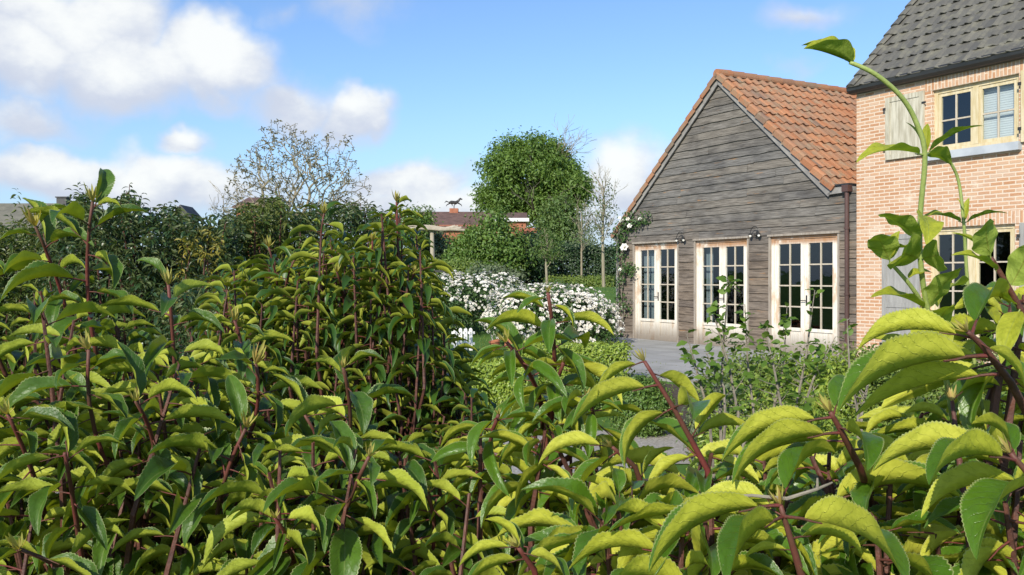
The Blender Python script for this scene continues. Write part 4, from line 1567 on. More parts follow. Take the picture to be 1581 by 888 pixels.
m_.tube([(0, 0, 0), (0, 0, P(0, 424, 25)[2] - gs)], .05, 8)
m_.build('post', M['post'], sk)
m_ = MB()
zz = P(0, 419, 25)[2] - gs
m_.box(-.28, .52, -.075, -.052, zz - .03, zz + .03)
m_.build('crossbar', M['darkmetal'], sk)

# ------------------------------------------------------------------ roses
def bloom_template(n=7, seed=0):
    rr = random.Random(seed)
    V, Fq, UV = [], [], []
    for ring, (k, tilt, r0) in enumerate(((6, .35, 1.0), (5, .85, .75), (3, 1.25, .5))):
        for i in range(k):
            a_ = 6.283 * i / k + ring * .5 + rr.gauss(0, .12)
            ca, sa = math.cos(a_), math.sin(a_)
            b = len(V)
            tl = tilt + rr.gauss(0, .12)
            for (d, wv_, lift) in ((.05, .0, .0), (.55, .42, .12), (.55, -.42, .12), (1.0, .0, -.05), (.55, 0, -.02)):
                x, y, zz = d * r0 * math.cos(tl), wv_ * r0, d * r0 * math.sin(tl) + lift * r0
                V.append((x * ca - y * sa, x * sa + y * ca, zz))
                UV.append((.5, .5))
            Fq += [(b, b + 4, b + 3, b + 1), (b, b + 2, b + 3, b + 4)]
    return np.array(V), np.array(Fq), np.array(UV), np.zeros(len(Fq), int)


T_bloom = [bloom_template(seed=k) for k in range(3)]
BLOOM_ME = []
for k, tb in enumerate(T_bloom):
    o = make_obj('bloom', tb[0], tb[1], M['petal'], None, tb[2][tb[1]].reshape(-1, 2), None, False, [.3 * k + .1] * len(tb[0]))
    BLOOM_ME.append(o.data)
    bpy.data.objects.remove(o)


def rose_bush(label, base, blobs, nleaf, nbloom, bsize, seed, dens_fn=None):
    t = bush('rose_bush', label, 'rose bush', base, blobs, nleaf, .085, M['rose_leaf'], 'white rose bushes', seed, shell=.6, rough=.16)
    pts, nr = cloud_points(blobs, nbloom * 3, .97, .16, 2.3, seed)
    nr = unit(nr + RNG.normal(0, .35, nr.shape) + np.array([0, -.15, .35]))
    keep = pts[:, 2] > base[2] + .12
    # drop those inside another lobe
    for (c, r) in blobs:
        q_ = np.sum(((pts - np.asarray(c)) / np.asarray(r)) ** 2, 1)
        keep &= q_ > .72
    if dens_fn is not None:
        keep &= RNG.random(len(pts)) < dens_fn(pts)
    pts, nr = pts[keep][:nbloom], nr[keep][:nbloom]
    n = len(pts)
    X = np.cross(nr, RNG.normal(size=nr.shape))
    fr = frames(X, nr)
    sc = bsize * (.6 + .65 * RNG.random(n))
    # the hundred that show largest (towards the camera) are single blooms
    face = -nr[:, 1] * .6 + nr[:, 2] * .3 + sc / bsize
    order = np.argsort(-face)
    for j, i in enumerate(order[:98]):
        o = bpy.data.objects.new('bloom', BLOOM_ME[j % 3])
        COL.objects.link(o)
        o.parent = t
        m4 = Matrix.Identity(4)
        for a_ in range(3):
            for b_ in range(3):
                m4[a_][b_] = float(fr[i][a_][b_] * sc[i])
            m4[a_][3] = float(pts[i][a_] - base[a_])
        o.matrix_basis = m4
    rest = order[98:]
    if len(rest):
        o = scatter_obj('blooms', [M['petal']], T_bloom, pts[rest], fr[rest], sc[rest], t, base, RNG.integers(0, 3, len(rest)))
        o['kind'] = 'stuff'
    return t


def ROSE_D(p):
    q_ = np.sin(p[:, 0] * 7.1 + p[:, 2] * 5) * np.sin(p[:, 2] * 9.3 - p[:, 1] * 4) + .6 * np.sin(p[:, 0] * 15 + p[:, 2] * 13)
    return np.clip(.78 + .55 * q_, .06, 1)


def px_blob(px, py, rx, ry, Z, ryd=None):
    return (P(px, py, Z), (rx / F * Z, (ryd or rx) / F * Z, ry / F * Z))


c = P(850, 0, 20.5)
rose_bush('mounded white rose bush in full bloom right beside the barn corner', (c[0], c[1], gz(c[0], c[1])),
          [px_blob(850, 490, 90, 46, 20.5, 60), px_blob(905, 500, 48, 40, 20.2, 40), px_blob(800, 492, 50, 42, 20.3, 45), px_blob(860, 462, 60, 26, 20.8, 45), px_blob(925, 510, 28, 26, 20)], 10000, 2200, .050, 81, ROSE_D)
c = P(712, 0, 23.5)
rose_bush('paler white rose bush behind, under the lavender hedge and left of the mound', (c[0], c[1], gz(c[0], c[1])),
          [px_blob(725, 460, 62, 38, 23.5, 50), px_blob(690, 462, 44, 38, 23.3, 40), px_blob(765, 455, 44, 30, 24, 40), px_blob(690, 490, 50, 30, 22.8, 40)], 9000, 1500, .048, 83, ROSE_D)

# climbing rose on the barn corner -------------------------------------
base = house_pt(.12, -.12, 0)
cr = thing('climbing_rose', 'climbing rose with a few white blooms on the left corner of the barn', 'climbing rose', base)
m_ = MB(base)
lines = [[(.12, -.12, 0), (.30, -.10, .5), (.22, -.08, 1.1), (.36, -.09, 1.7), (.28, -.09, 2.3), (.45, -.1, 2.72), (.9, -.1, 2.86), (1.35, -.11, 2.95)],
         [(.12, -.12, 0), (-.02, -.10, .6), (.12, -.09, 1.3), (.05, -.1, 2.0), (.12, -.12, 2.6), (.42, -.14, 2.95), (.62, -.15, 3.05)],
         [(.36, -.09, 1.7), (.62, -.1, 1.75), (.75, -.1, 1.65)], [(.30, -.10, .5), (.45, -.1, .8), (.60, -.1, .85)]]
lp = []
for ln in lines:
    w_ = [house_pt(*q_) for q_ in ln]
    m_.tube(w_, np.linspace(.014, .005, len(w_)), 6)
    for i in range(len(w_) - 1):
        for f in np.linspace(0, 1, 12, endpoint=False):
            lp.append(w_[i] + (w_[i + 1] - w_[i]) * f)
m_.build('stem', M['greystem'], cr)
lp = np.array(lp)
wgt = np.where(lp[:, 2] > 2.1, 1.0, np.where(lp[:, 2] < .9, .25, .7))
lp = lp[RNG.random(len(lp)) < wgt]
lp = np.repeat(lp, 9, 0) + RNG.normal(0, .075, (len(lp) * 9, 3))
Z = unit(RNG.normal(0, .6, lp.shape) + np.array([-.6, -.5, .6]))
scatter_obj('foliage', [M['rose_leaf']], [T_flat], lp, frames(np.cross(Z, RNG.normal(size=lp.shape)), Z), .075 * (.6 + .6 * RNG.random(len(lp))), cr, base)
for (t_, zz, s) in [(.38, 2.92, .07), (.62, 2.95, .06), (.70, 2.78, .075), (.28, 3.0, .05), (1.1, 2.93, .05), (.48, 2.26, .12), (.30, 1.72, .05)]:
    o = bpy.data.objects.new('bloom', BLOOM_ME[0])
    COL.objects.link(o)
    o.parent = cr
    p = house_pt(t_, -.18, zz) - base
    nv = np.array([[-.6, -.7, .35]])
    f_ = frames(np.array([[1., -.5, 0.1]]), nv)[0] * s
    o.matrix_basis = Matrix([[*f_[0], p[0]], [*f_[1], p[1]], [*f_[2], p[2]], [0, 0, 0, 1]])

# little white picket edging and terracotta pot ------------------------
c = P(715, 0, 18.6)
pk = thing('picket_edging', 'low white rounded picket edging below the rose bushes', 'picket fence', (c[0], c[1], 0))
for i in range(4):
    m_ = MB()
    x = (-.16 + .105 * i)
    pf = [(x - .036, 0, .02), (x + .036, 0, .02), (x + .036, 0, .44)] + [(x + .036 * math.cos(a_), 0, .44 + .045 * math.sin(a_)) for a_ in np.linspace(.3, math.pi - .3, 6)] + [(x - .036, 0, .44)]
    m_.prism(pf, (0, .022, 0))
    m_.build('picket', M['white'], pk)
m_ = MB()
for zz in (.14, .36):
    m_.box(-.24, .24, .024, .042, zz, zz + .05)
m_.build('rail', M['white'], pk)
m_ = MB()
for i in range(4):
    for zz in (.165, .385):
        x = -.16 + .105 * i
        m_.lathe([(0, -.011), (.010, -.005), (.010, .005), (0, .011)], (x, -.003, zz), 6)
m_.build('nails', M['darkmetal'], pk)
for (px, Zp, s, tilt, lab) in ((786, 19.0, 1.0, .35, 'larger tilted terracotta pot in front of the white rose mound'), (766, 18.7, .62, -.2, 'small terracotta pot left of the tilted larger pot')):
    c = P(px, 0, Zp)
    pt = thing('terracotta_pot', lab, 'flower pot', (c[0], c[1], .02), 0, 'terracotta pots')
    pt.rotation_euler = (0, tilt, .3)
    m_ = MB()
    m_.lathe([(0, 0), (.11 * s, 0), (.17 * s, .27 * s), (.19 * s, .275 * s), (.19 * s, .33 * s), (.165 * s, .33 * s), (.155 * s, .26 * s), (0, .25 * s)], (0, 0, 0), 20)
    m_.build('pot', M['terracotta'], pt, False)
    m_ = MB()
    m_.lathe([(0, .262 * s), (.1 * s, .268 * s), (.156 * s, .263 * s)], (0, 0, 0), 20)
    m_.build('earth', M['soil'], pt)

# ------------------------------------------------------------------ box hedges, box ball, mixed hedge
hedge_box('box_hedge', 'long low clipped box hedge with fresh yellow green tips before the roses', 795, 968, 533, 13.2, 12.8, .7, 16000, .05, M['box_leaf'], 91, .08)
hedge_box('box_hedge', 'short low box hedge in front left, nearer the gravel path', 690, 830, 560, 11.4, 10.8, .7, 9000, .05, M['box_leaf'], 92, .08)
for i, (px, py, r, Zq, lab) in enumerate([(990, 628, 44, 8.7, 'round clipped box ball beside the pale gravel path'), (925, 604, 36, 10.2, 'smaller box ball half hidden behind the centre laurel')]):
    c = P(px, py, Zq)
    rr_ = r / F * Zq
    bush('box_ball', lab, 'box ball', (c[0], c[1], 0), [(np.array([c[0], c[1], rr_ * .95]), (rr_, rr_, rr_ * .98))], 12000, .035, M['mid_leaf'], 'clipped box balls', 95 + i, shell=.82, rough=.05, stems=4)
for i, (px, py, rx, ry, Zq, lab, mt, nn) in enumerate([
        (1156, 604, 66, 62, 8.0, 'leafy green garden shrub in front of the middle barn door', 'garden_leaf', 9000),
        (1245, 600, 80, 64, 8.3, 'broad leafy green shrub in front of the right barn door', 'box_leaf', 9000),
        (1330, 590, 70, 60, 8.6, 'dense green shrub at the foot of the brick corner', 'garden_leaf', 8000),
        (1440, 596, 90, 66, 8.8, 'leafy green shrub under the lower window of the brick house', 'garden_leaf', 9000),
        (1560, 590, 80, 70, 9.0, 'tall leafy green shrub at the far right before the brick house', 'mid_leaf', 8000),
        (1110, 648, 40, 36, 7.4, 'low grey green perennial clump beside the box ball', 'greygreen', 4500),
        (1200, 680, 110, 60, 6.6, 'yellow green spreading ground shrub under the thin saplings', 'box_leaf', 9000)]):
    c = P(px, py, Zq)
    base = (c[0], c[1], 0.0)
    r1, r2 = rx / F * Zq, max(ry / F * Zq, 0.2)
    c[2] = max(c[2], r2 * .5)
    blobs = [(c, (r1, r1 * .8, r2)), (c + (-.6 * r1, -.1, -.1), (r1 * .6, r1 * .6, r2 * .85)), (c + (.6 * r1, .1, -.05), (r1 * .6, r1 * .6, r2 * .9)), (np.array([c[0], c[1], .25]), (r1 * 1.0, r1 * .8, .45))]
    bush('garden_shrub', lab, 'shrub', base, blobs, nn, .05, M[mt], 'garden shrubs before the barn', 100 + i, rough=.28, freq=4, shell=.5, stems=16, stem_mat='greystem', stem_r=.008)

# thin young saplings with round leaves
rr = random.Random(77)
for i, (lab, stemsdef) in enumerate([
        ('thin leafy sapling in front of the middle barn door, the taller one', [(1112, 640, 1125, 432, 4.9), (1140, 640, 1100, 480, 4.9), (1095, 640, 1060, 515, 4.8), (1165, 650, 1150, 470, 5.0), (1120, 650, 1090, 545, 4.7)]),
        ('thin leafy sapling in front of the right barn door, the lower one', [(1225, 650, 1258, 448, 5.0), (1210, 650, 1180, 500, 4.9), (1190, 650, 1215, 475, 5.1), (1235, 650, 1290, 520, 5.0)]),
        ('bare pale twig shrub standing near the brick corner', [(1325, 640, 1308, 492, 4.8), (1330, 640, 1345, 540, 4.8)])]):
    x, y = P(stemsdef[0][0], 0, stemsdef[0][4])[:2]
    base = np.array([x, y, 0.0])
    t = thing('sapling', lab, 'sapling', base, 0, 'thin saplings before the barn')
    lp, ld = [], []
    for (bx, by, tx, ty, Zq) in stemsdef:
        m_ = MB(base)
        b_ = base + np.array([rr.gauss(0, .06), rr.gauss(0, .05), 0])
        tip = P(tx, ty, Zq)
        mdp = P(bx, by, Zq)
        m_.tube([b_, mdp, .5 * (mdp + tip) + (rr.gauss(0, .02), rr.gauss(0, .02), 0), tip], [.010, .008, .006, .002], 6)
        for k in range(17):
            f = rr.uniform(.0, 1)
            p0 = mdp + (tip - mdp) * f
            sd = np.array([rr.gauss(0, .8), rr.gauss(0, .8), rr.uniform(.1, .7)])
            sd = unit(sd) * rr.uniform(.05, .17) * (1.15 - f)
            m_.tube([p0, p0 + sd * .5, p0 + sd + (0, 0, .01)], [.003, .0022, .001], 4)
            for q_ in (.55, .8, 1.0):
                lp.append(p0 + sd * q_)
                ld.append(sd + np.array([rr.gauss(0, .06), rr.gauss(0, .06), rr.gauss(0, .04)]))
        m_.build('stem', M['greystem'], t)
        for q_ in np.linspace(.3, 1, 8):
            lp.append(mdp + (tip - mdp) * q_)
            ld.append(np.array([rr.gauss(0, .1), rr.gauss(0, .1), rr.uniform(-.03, .1)]))
    lp, ld = np.array(lp), unit(np.array(ld))
    if 'bare' in lab:
        k = RNG.random(len(lp)) < .25
        lp, ld = lp[k], ld[k]
    fr = frames(ld + np.array([0, 0, -.25]), np.tile([0, -.25, 1.], (len(lp), 1)), RNG.normal(0, .5, len(lp)))
    T_round = leaf_template(8, .30, .06, 12, 0, .15, .12, .85, 1, 3)
    scatter_obj('leaves', [M['young_leaf'], M['greystem']], [T_round], lp, fr, .066 * (.6 + .6 * RNG.random(len(lp))), t, base, None, True)


# ------------------------------------------------------------------ laurels
T_hero = [leaf_template(40, .19 + .016 * (k % 3), .075 + .028 * (k % 4), (48, 62, 72, 56, 66, 40, 76, 52)[k], .042, .10, .17, .92, 2, k, .05 * (k % 3), (-25, 10, 30, 0, -12, 18, 5, -30)[k]) for k in range(8)]
T_low = [leaf_template(12, .18, .12 + .05 * k, (52, 66, 40)[k], 0, .1, .15, .92, 1, k, .05 * k, (-15, 10, 20)[k]) for k in range(3)]
T_tiny = [leaf_template(5, .19, .16, f_, 0, 0, .06, .92, 1, 1) for f_ in (30, 52)]


def meshes_for(temps, mats, nm='leaf'):
    out = []
    for k, (V, Fq, UV, mi) in enumerate(temps):
        o = make_obj(nm, V, Fq, mats, None, UV[Fq].reshape(-1, 2), mi, True, [(.137 * k) % 1] * len(V))
        out.append(o.data)
        bpy.data.objects.remove(o)
    return out


LEAF_ME = meshes_for(T_hero, [M['laurel'], M['redstem']])
T_big = [leaf_template(64, .195 + .012 * (k % 3), .075 + .02 * (k % 4), (54, 66, 74, 60, 70, 46, 76, 56)[k], .030, .05, .15, .90, 2, k, .03 * (k % 3), (-18, 8, 14, 0, -10, 14, 4, -22)[k]) for k in range(8)]
LEAF_BIG = meshes_for(T_big, [M['laurel_big'], M['redstem']])
LEAF_DARK = meshes_for([T_low[0], T_low[1], T_low[2]], [M['laurel_dark'], M['redstem']])
SOFT = [leaf_template(22, .33, .07, 16, 0, .12, .06, .85, 3, 11, .02, 8), leaf_template(22, .18, .08, 34, 0, .12, .08, .9, 3, 12, .03, -15),
        leaf_template(22, .26, .10, 24, 0, .10, .10, .85, 3, 13, .04, 20),
        leaf_template(22, .36, .02, 76, 0, .06, .04, .80, 3, 14, .04, 0), leaf_template(22, .26, .06, 68, 0, .10, .06, .85, 3, 15, .03, 10)]
SOFT_ME = meshes_for(SOFT, [M['soft_leaf'], M['greenstem']])


def place(me, pos, fr, sc, parent, base, name='leaf'):
    o = bpy.data.objects.new(name, me)
    COL.objects.link(o)
    o.parent = parent
    p = np.asarray(pos) - np.asarray(base)
    f_ = np.asarray(fr) * sc
    o.matrix_basis = Matrix([[*map(float, f_[0]), float(p[0])], [*map(float, f_[1]), float(p[1])], [*map(float, f_[2]), float(p[2])], [0, 0, 0, 1]])
    return o


BUD_T = []
for k in range(3):
    rg = np.random.default_rng(k)
    n = 9
    az = np.arange(n) * 2.4
    pos_ = np.column_stack([.03 * np.cos(az), .03 * np.sin(az), .04 * np.arange(n) / n])
    X = np.column_stack([np.cos(az) * .38, np.sin(az) * .38, np.ones(n)]) * 1.0 + rg.normal(0, .1, (n, 3))
    fr_ = frames(X, np.column_stack([-np.cos(az), -np.sin(az), np.zeros(n)]))
    tb = leaf_template(8, .10, -.06, 30, 0, 0, .0, .9, 1, 0)
    V, Fq, U, I, Rn = scatter([tb], pos_, fr_, .5 + .5 * rg.random(n), rg.random(n))
    o = make_obj('bud', V, Fq, [M['bud']], None, U, None, True, Rn)
    BUD_T.append(o.data)
    bpy.data.objects.remove(o)


def curve_pts(a, b, bend, n=7):
    a, b, bend = map(lambda q: np.asarray(q, float), (a, b, bend))
    f = np.linspace(0, 1, n)[:, None]
    return a * (1 - f) + b * f + bend * (4 * f * (1 - f))


def hero_shoot(root, base, tip, low, L, nleaf, leaf_len, lib, mats_stem='redstem', rad=.0042, bud=.05, droop=.35, explicit=None, span=None, seed=0, lift=.0):
    """one leading shoot: stem part with its leaves and bud as sub-parts; returns number of leaves"""
    rr_ = random.Random(seed)
    d = tip - low
    pts = curve_pts(low, tip, (rr_.gauss(0, .022), rr_.gauss(0, .02), 0), 9)
    sm_ = MB(base)
    sm_.tube(pts, np.linspace(rad * 1.25, rad * .75, len(pts)), 8)
    # leaf scars
    so = sm_.build('shoot', M[mats_stem], root, True)
    span = span or L
    n_ = nleaf
    pos, fr, sc, _ = shoot_leaves(tip[None], d[None], span, n_, leaf_len, droop, .55, -.05, .2, .38, bare=.004)
    # move base points on the curved stem
    for i in range(n_):
        f = 1 - np.linalg.norm(tip - pos[i]) / np.linalg.norm(d)
        f = min(max(f, 0), 1)
        k = f * (len(pts) - 1)
        a_ = int(min(k, len(pts) - 2))
        pp = pts[a_] * (1 - (k - a_)) + pts[a_ + 1] * (k - a_)
        place(lib[rr_.randrange(len(lib))], pp, fr[i], sc[i], so, base)
    if bud:
        T = unit(d)
        f_ = frames(np.cross(T, np.array([[0, 1, .2]])), T[None])[0]
        place(BUD_T[rr_.randrange(3)], tip, f_, bud * rr_.uniform(.8, 1.2), so, base, 'bud')
    return n_


def laurel(name, label, base, heroes, fill, temps, mat, libs, leaf_len, group='laurel shrubs in the foreground', seed=0, fill_n=12, droop=.48):
    """heroes: (tip px,py,Z, low px,py,Z, leaves, span, bud); fill: arrays of tips, dirs, lengths"""
    base = np.asarray(base, float)
    root = thing(name, label, 'shrub', base, 0, group)
    k = 0
    for i, h in enumerate(heroes):
        tx, ty, tz, lx, ly, lz, nl, span, bud = h
        nl = int(nl * 1.25)
        lz += .14
        k += hero_shoot(root, base, P(tx, ty, tz), P(lx, ly, lz), span, nl, leaf_len, libs, bud=bud, seed=seed * 50 + i, droop=droop)
    tips, dirs, lens = fill
    pos, fr, sc, sh = shoot_leaves(tips, dirs, lens, fill_n, leaf_len, droop, .5, -.15, .13, .28)
    o = scatter_obj('foliage', [mat, M['redstem']], temps, pos, fr, sc, root, base, RNG.integers(0, len(temps), len(pos)), True)
    o['kind'] = 'stuff'
    m_ = MB(base)
    for t_, d_, l_ in zip(tips, dirs, lens):
        e = t_ - unit(d_) * l_ * 1.15
        fl = np.array([base[0] + (e[0] - base[0]) * .45, base[1] + (e[1] - base[1]) * .45, max(base[2] + .05, e[2] * .35)])
        m_.tube([fl, .5 * (fl + e) + (0, 0, .03), e, t_], [.011, .009, .006, .003], 5, cap=False)
    m_.build('branches', M['brownstem'], root)
    return root


def fill_shoots(region, n, zr, top_fn, low_py, lens, lean=.15, seed=0, dec=.0):
    """random shoots: tips seen in the px range at depth zr, between the outline and low_py"""
    rg = np.random.default_rng(seed)
    tips = []
    while len(tips) < n:
        px = rg.uniform(*region)
        zz = rg.uniform(*zr)
        t0 = top_fn(px)
        py = t0 + (low_py - t0) * rg.random() ** 1.15
        if py > low_py:
            continue
        tips.append(P(px, py, zz))
    tips = np.array(tips)
    dirs = np.column_stack([rg.normal(0, lean, n), rg.normal(-.05, lean, n), np.ones(n)])
    return tips, dirs, rg.uniform(lens[0], lens[1], n)


def interp(pairs):
    xs_, ys_ = zip(*pairs)
    return lambda x: float(np.interp(x, xs_, ys_))


# left foreground laurel
topA = interp([(-150, 450), (0, 470), (60, 445), (140, 440), (200, 520), (260, 520), (320, 570), (420, 640)])
fa = fill_shoots((-120, 360), 125, (1.65, 2.5), topA, 980, (.24, .36), seed=1)
laurel('laurel_shrub', 'tall red stemmed laurel filling the left foreground, with pale upright buds', (P(120, 0, 2.1)[0], 2.1, 0),
       [(143, 312, 1.85, 152, 560, 1.85, 11, .33, .055), (55, 350, 1.9, 118, 560, 1.95, 9, .26, .05), (260, 440, 1.75, 272, 760, 1.8, 13, .38, .05),
        (137, 540, 1.62, 250, 840, 1.7, 11, .34, .045), (12, 640, 1.55, 70, 800, 1.6, 8, .2, .04), (30, 848, 1.45, 80, 960, 1.5, 6, .14, .04),
        (362, 495, 2.0, 352, 640, 2.0, 8, .2, .04), (395, 562, 1.8, 345, 740, 1.8, 9, .24, .045), (-40, 400, 1.9, 20, 600, 1.9, 8, .24, .05),
        (210, 620, 1.55, 225, 800, 1.6, 8, .22, .03), (100, 700, 1.5, 130, 900, 1.55, 8, .22, 0)],
       fa, T_hero, M['laurel'], LEAF_ME, .132, seed=1, fill_n=13, droop=.38)
# centre-left foreground laurel
topB = interp([(330, 680), (420, 655), (520, 640), (600, 690), (700, 700), (780, 760)])
fb = fill_shoots((340, 740), 100, (1.55, 2.4), topB, 980, (.24, .36), seed=2)
laurel('laurel_shrub', 'lower laurel with bright red shoots at the bottom, left of centre', (P(540, 0, 1.95)[0], 1.95, 0),
       [(530, 568, 1.62, 522, 760, 1.65, 10, .26, .03), (570, 705, 1.5, 512, 900, 1.55, 11, .26, .04), (425, 800, 1.5, 440, 940, 1.55, 8, .18, .03),
        (660, 760, 1.6, 640, 920, 1.65, 8, .2, .03), (470, 640, 1.8, 465, 800, 1.8, 8, .2, .03), (705, 690, 1.9, 690, 840, 1.9, 8, .18, .02), (380, 660, 1.65, 340, 860, 1.7, 8, .2, .04)],
       fb, T_hero, M['laurel'], LEAF_ME, .130, seed=2, fill_n=13, droop=.38)
# tall laurel further back
topC = interp([(310, 470), (350, 420), (415, 385), (450, 400), (500, 350), (545, 380), (600, 315), (640, 345), (662, 430), (692, 520), (718, 600)])
fc = fill_shoots((325, 735), 310, (3.0, 4.2), topC, 760, (.26, .42), seed=3, lean=.12)
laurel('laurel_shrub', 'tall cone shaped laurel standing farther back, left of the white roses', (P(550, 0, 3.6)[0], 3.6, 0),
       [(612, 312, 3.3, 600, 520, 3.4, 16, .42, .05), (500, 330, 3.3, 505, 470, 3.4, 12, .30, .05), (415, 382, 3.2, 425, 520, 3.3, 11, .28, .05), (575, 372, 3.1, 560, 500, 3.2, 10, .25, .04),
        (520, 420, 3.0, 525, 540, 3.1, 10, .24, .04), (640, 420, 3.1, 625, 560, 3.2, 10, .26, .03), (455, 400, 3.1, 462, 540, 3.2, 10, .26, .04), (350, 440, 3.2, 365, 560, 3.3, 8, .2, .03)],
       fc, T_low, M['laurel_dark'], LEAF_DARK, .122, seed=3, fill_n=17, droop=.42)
# centre laurel
topD = interp([(700, 700), (740, 560), (790, 560), (850, 600), (930, 680), (1000, 740)])
fd = fill_shoots((700, 930), 46, (1.5, 2.1), topD, 980, (.14, .24), seed=4)
laurel('laurel_shrub', 'slender laurel with one tall red shoot in front of the white roses', (P(835, 0, 1.75)[0], 1.75, 0),
       [(846, 452, 1.5, 842, 700, 1.55, 14, .30, .02), (782, 528, 1.5, 838, 660, 1.55, 11, .19, .03), (842, 640, 1.6, 842, 900, 1.6, 14, .30, 0), (905, 610, 1.5, 860, 720, 1.55, 9, .16, .02),
        (870, 560, 1.55, 845, 690, 1.58, 8, .16, .02), (770, 640, 1.55, 800, 800, 1.6, 9, .2, .02)],
       fd, T_big, M['laurel_big'], LEAF_BIG, .108, seed=4, fill_n=9, droop=.62)


# near right laurel with explicit large leaves -------------------------
def leaf_between(me, b, tp, up, roll, parent, base, name='leaf'):
    X = tp - b
    L_ = np.linalg.norm(X)
    fr = frames(X[None], np.asarray(up, float)[None], np.array([roll]))[0]
    return place(me, b, fr, L_, parent, base, name)


base = np.array([P(1330, 0, 1.25)[0], 1.25, 0.0])
rootE = thing('laurel_shrub', 'nearest laurel with large bright yellow green leaves filling the lower right', 'shrub', base, 0, 'laurel shrubs in the foreground')
E_ST = [  # stem polylines px,py,Z
    [(1620, 700, 1.05), (1560, 590, 1.0), (1518, 535, .98), (1494, 512, .97)],
    [(1352, 800, 1.3), (1328, 722, 1.08), (1300, 668, 1.04), (1282, 636, 1.03)],
    [(1250, 930, 1.0), (1226, 850, .98), (1205, 780, .97)],
    [(1110, 800, 1.3), (1092, 725, 1.28), (1040, 630, 1.26), (995, 558, 1.25)],
    [(1010, 800, 1.35), (980, 720, 1.32), (945, 690, 1.3)],
    [(1680, 820, .98), (1600, 745, .95), (1560, 700, .95)],
    [(840, 960, 1.15), (825, 880, 1.12), (800, 845, 1.1)],
    [(1500, 960, 1.05), (1500, 860, 1.05), (1480, 700, 1.12), (1470, 620, 1.15)]]
E_LV = {  # stem -> (base px,py, tip px,py, dz tip, roll, variant)
    0: [(1500, 522, 1322, 532, .02, .15, 2), (1518, 552, 1290, 628, -.05, .1, 4), (1535, 585, 1318, 645, .04, .3, 0), (1510, 520, 1590, 612, -.06, -.6, 5), (1545, 575, 1660, 640, -.05, -.3, 1), (1500, 515, 1560, 470, .12, .4, 3),
        (1530, 560, 1400, 600, .10, .2, 2)],
    1: [(1283, 640, 1112, 708, -.02, .2, 4), (1296, 668, 1128, 742, -.04, .0, 1), (1300, 690, 1140, 725, .06, .3, 2), (1300, 660, 1345, 720, -.10, -.5, 5), (1315, 700, 1410, 735, .10, -.2, 6), (1288, 640, 1330, 590, .08, .2, 3)],
    2: [(1205, 782, 1002, 885, -.06, .1, 6), (1210, 786, 1408, 892, -.16, -.75, 5), (1222, 800, 1120, 900, -.12, .3, 4), (1215, 790, 1075, 770, .05, .4, 2), (1226, 830, 1330, 850, .06, .2, 1), (1210, 780, 1290, 700, .10, .1, 3), (1230, 850, 1150, 860, .05, .1, 0)],
    3: [(995, 560, 920, 612, -.03, .1, 1), (1010, 590, 880, 655, -.05, .2, 4), (1040, 620, 1075, 640, -.12, -.4, 5), (1045, 640, 960, 720, -.04, .1, 2), (1070, 680, 1120, 610, -.04, -.5, 3), (1085, 710, 1000, 760, .05, .2, 6), (1000, 570, 1080, 620, .05, -.3, 0), (1075, 690, 1160, 660, .06, -.2, 1)],
    4: [(945, 690, 830, 712, .0, .25, 2), (955, 700, 880, 790, -.06, -.1, 5), (975, 720, 905, 775, .06, .2, 4), (985, 735, 1040, 690, .05, -.4, 1), (995, 755, 930, 830, -.03, .1, 6)],
    5: [(1575, 700, 1348, 728, -.02, .2, 6), (1580, 705, 1432, 742, -.08, .0, 1), (1590, 740, 1502, 850, -.10, -.2, 5), (1570, 700, 1500, 655, .10, .3, 3), (1600, 745, 1420, 790, .08, .2, 2)],
    6: [(802, 846, 708, 876, -.01, .2, 6), (818, 862, 715, 905, -.03, .1, 4), (805, 846, 880, 900, -.06, -.5, 5), (812, 856, 750, 800, .06, .2, 1)],
    7: [(1262, 785, 1495, 764, -.10, .18, 2), (1480, 700, 1400, 760, .05, .1, 0), (1490, 790, 1420, 880, -.04, .2, 1), (1492, 800, 1590, 870, .0, -.3, 4), (1472, 625, 1540, 590, .05, -.2, 5), (1475, 660, 1395, 640, .06, .2, 3), (1500, 860, 1400, 850, .06, .3, 6)]}
for si, st in enumerate(E_ST):
    pts = [P(*q_) for q_ in st]
    low = np.array([base[0] + (pts[0][0] - base[0]) * .7, pts[0][1] + .08, .55])
    full = [low] + pts
    dense = []
    for i in range(len(full) - 1):
        for f in np.linspace(0, 1, 4, endpoint=False):
            dense.append(full[i] * (1 - f) + full[i + 1] * f)
    dense.append(full[-1])
    m_ = MB(base)
    m_.tube(dense, np.linspace(.0062, .0026, len(dense)), 9)
    so = m_.build('shoot', M['redstem' if si not in (0, 7) else 'brownstem'], rootE, True)
    Zs = st[-1][2]
    for (bx, by, tx, ty, dz, roll, vr) in E_LV[si]:
        # nearest stem depth for the leaf base
        b_ = P(bx, by, Zs + .01)
        j = int(np.argmin([abs(q_[2] - b_[2]) + abs(q_[0] - b_[0]) for q_ in dense]))
        if si != 7 or bx > 1400:
            b_ = dense[j]
        leaf_between(LEAF_BIG[vr], b_, P(tx, ty, Zs + dz), (0, 0, 1), roll * .5 + (.38 if tx < bx else -.38), so, base)
    T = unit(dense[-1] - dense[-3])
    place(BUD_T[si % 3], dense[-1], frames(np.cross(T, np.array([[0, 1, .2]])), T[None])[0], .026, so, base, 'bud')
topE = interp([(930, 760), (1000, 700), (1100, 690), (1200, 705), (1280, 690), (1330, 660), (1440, 600), (1500, 540), (1560, 440), (1700, 400)])
tips, dirs, lens = fill_shoots((930, 1720), 125, (1.2, 1.75), topE, 1010, (.12, .22), seed=5)
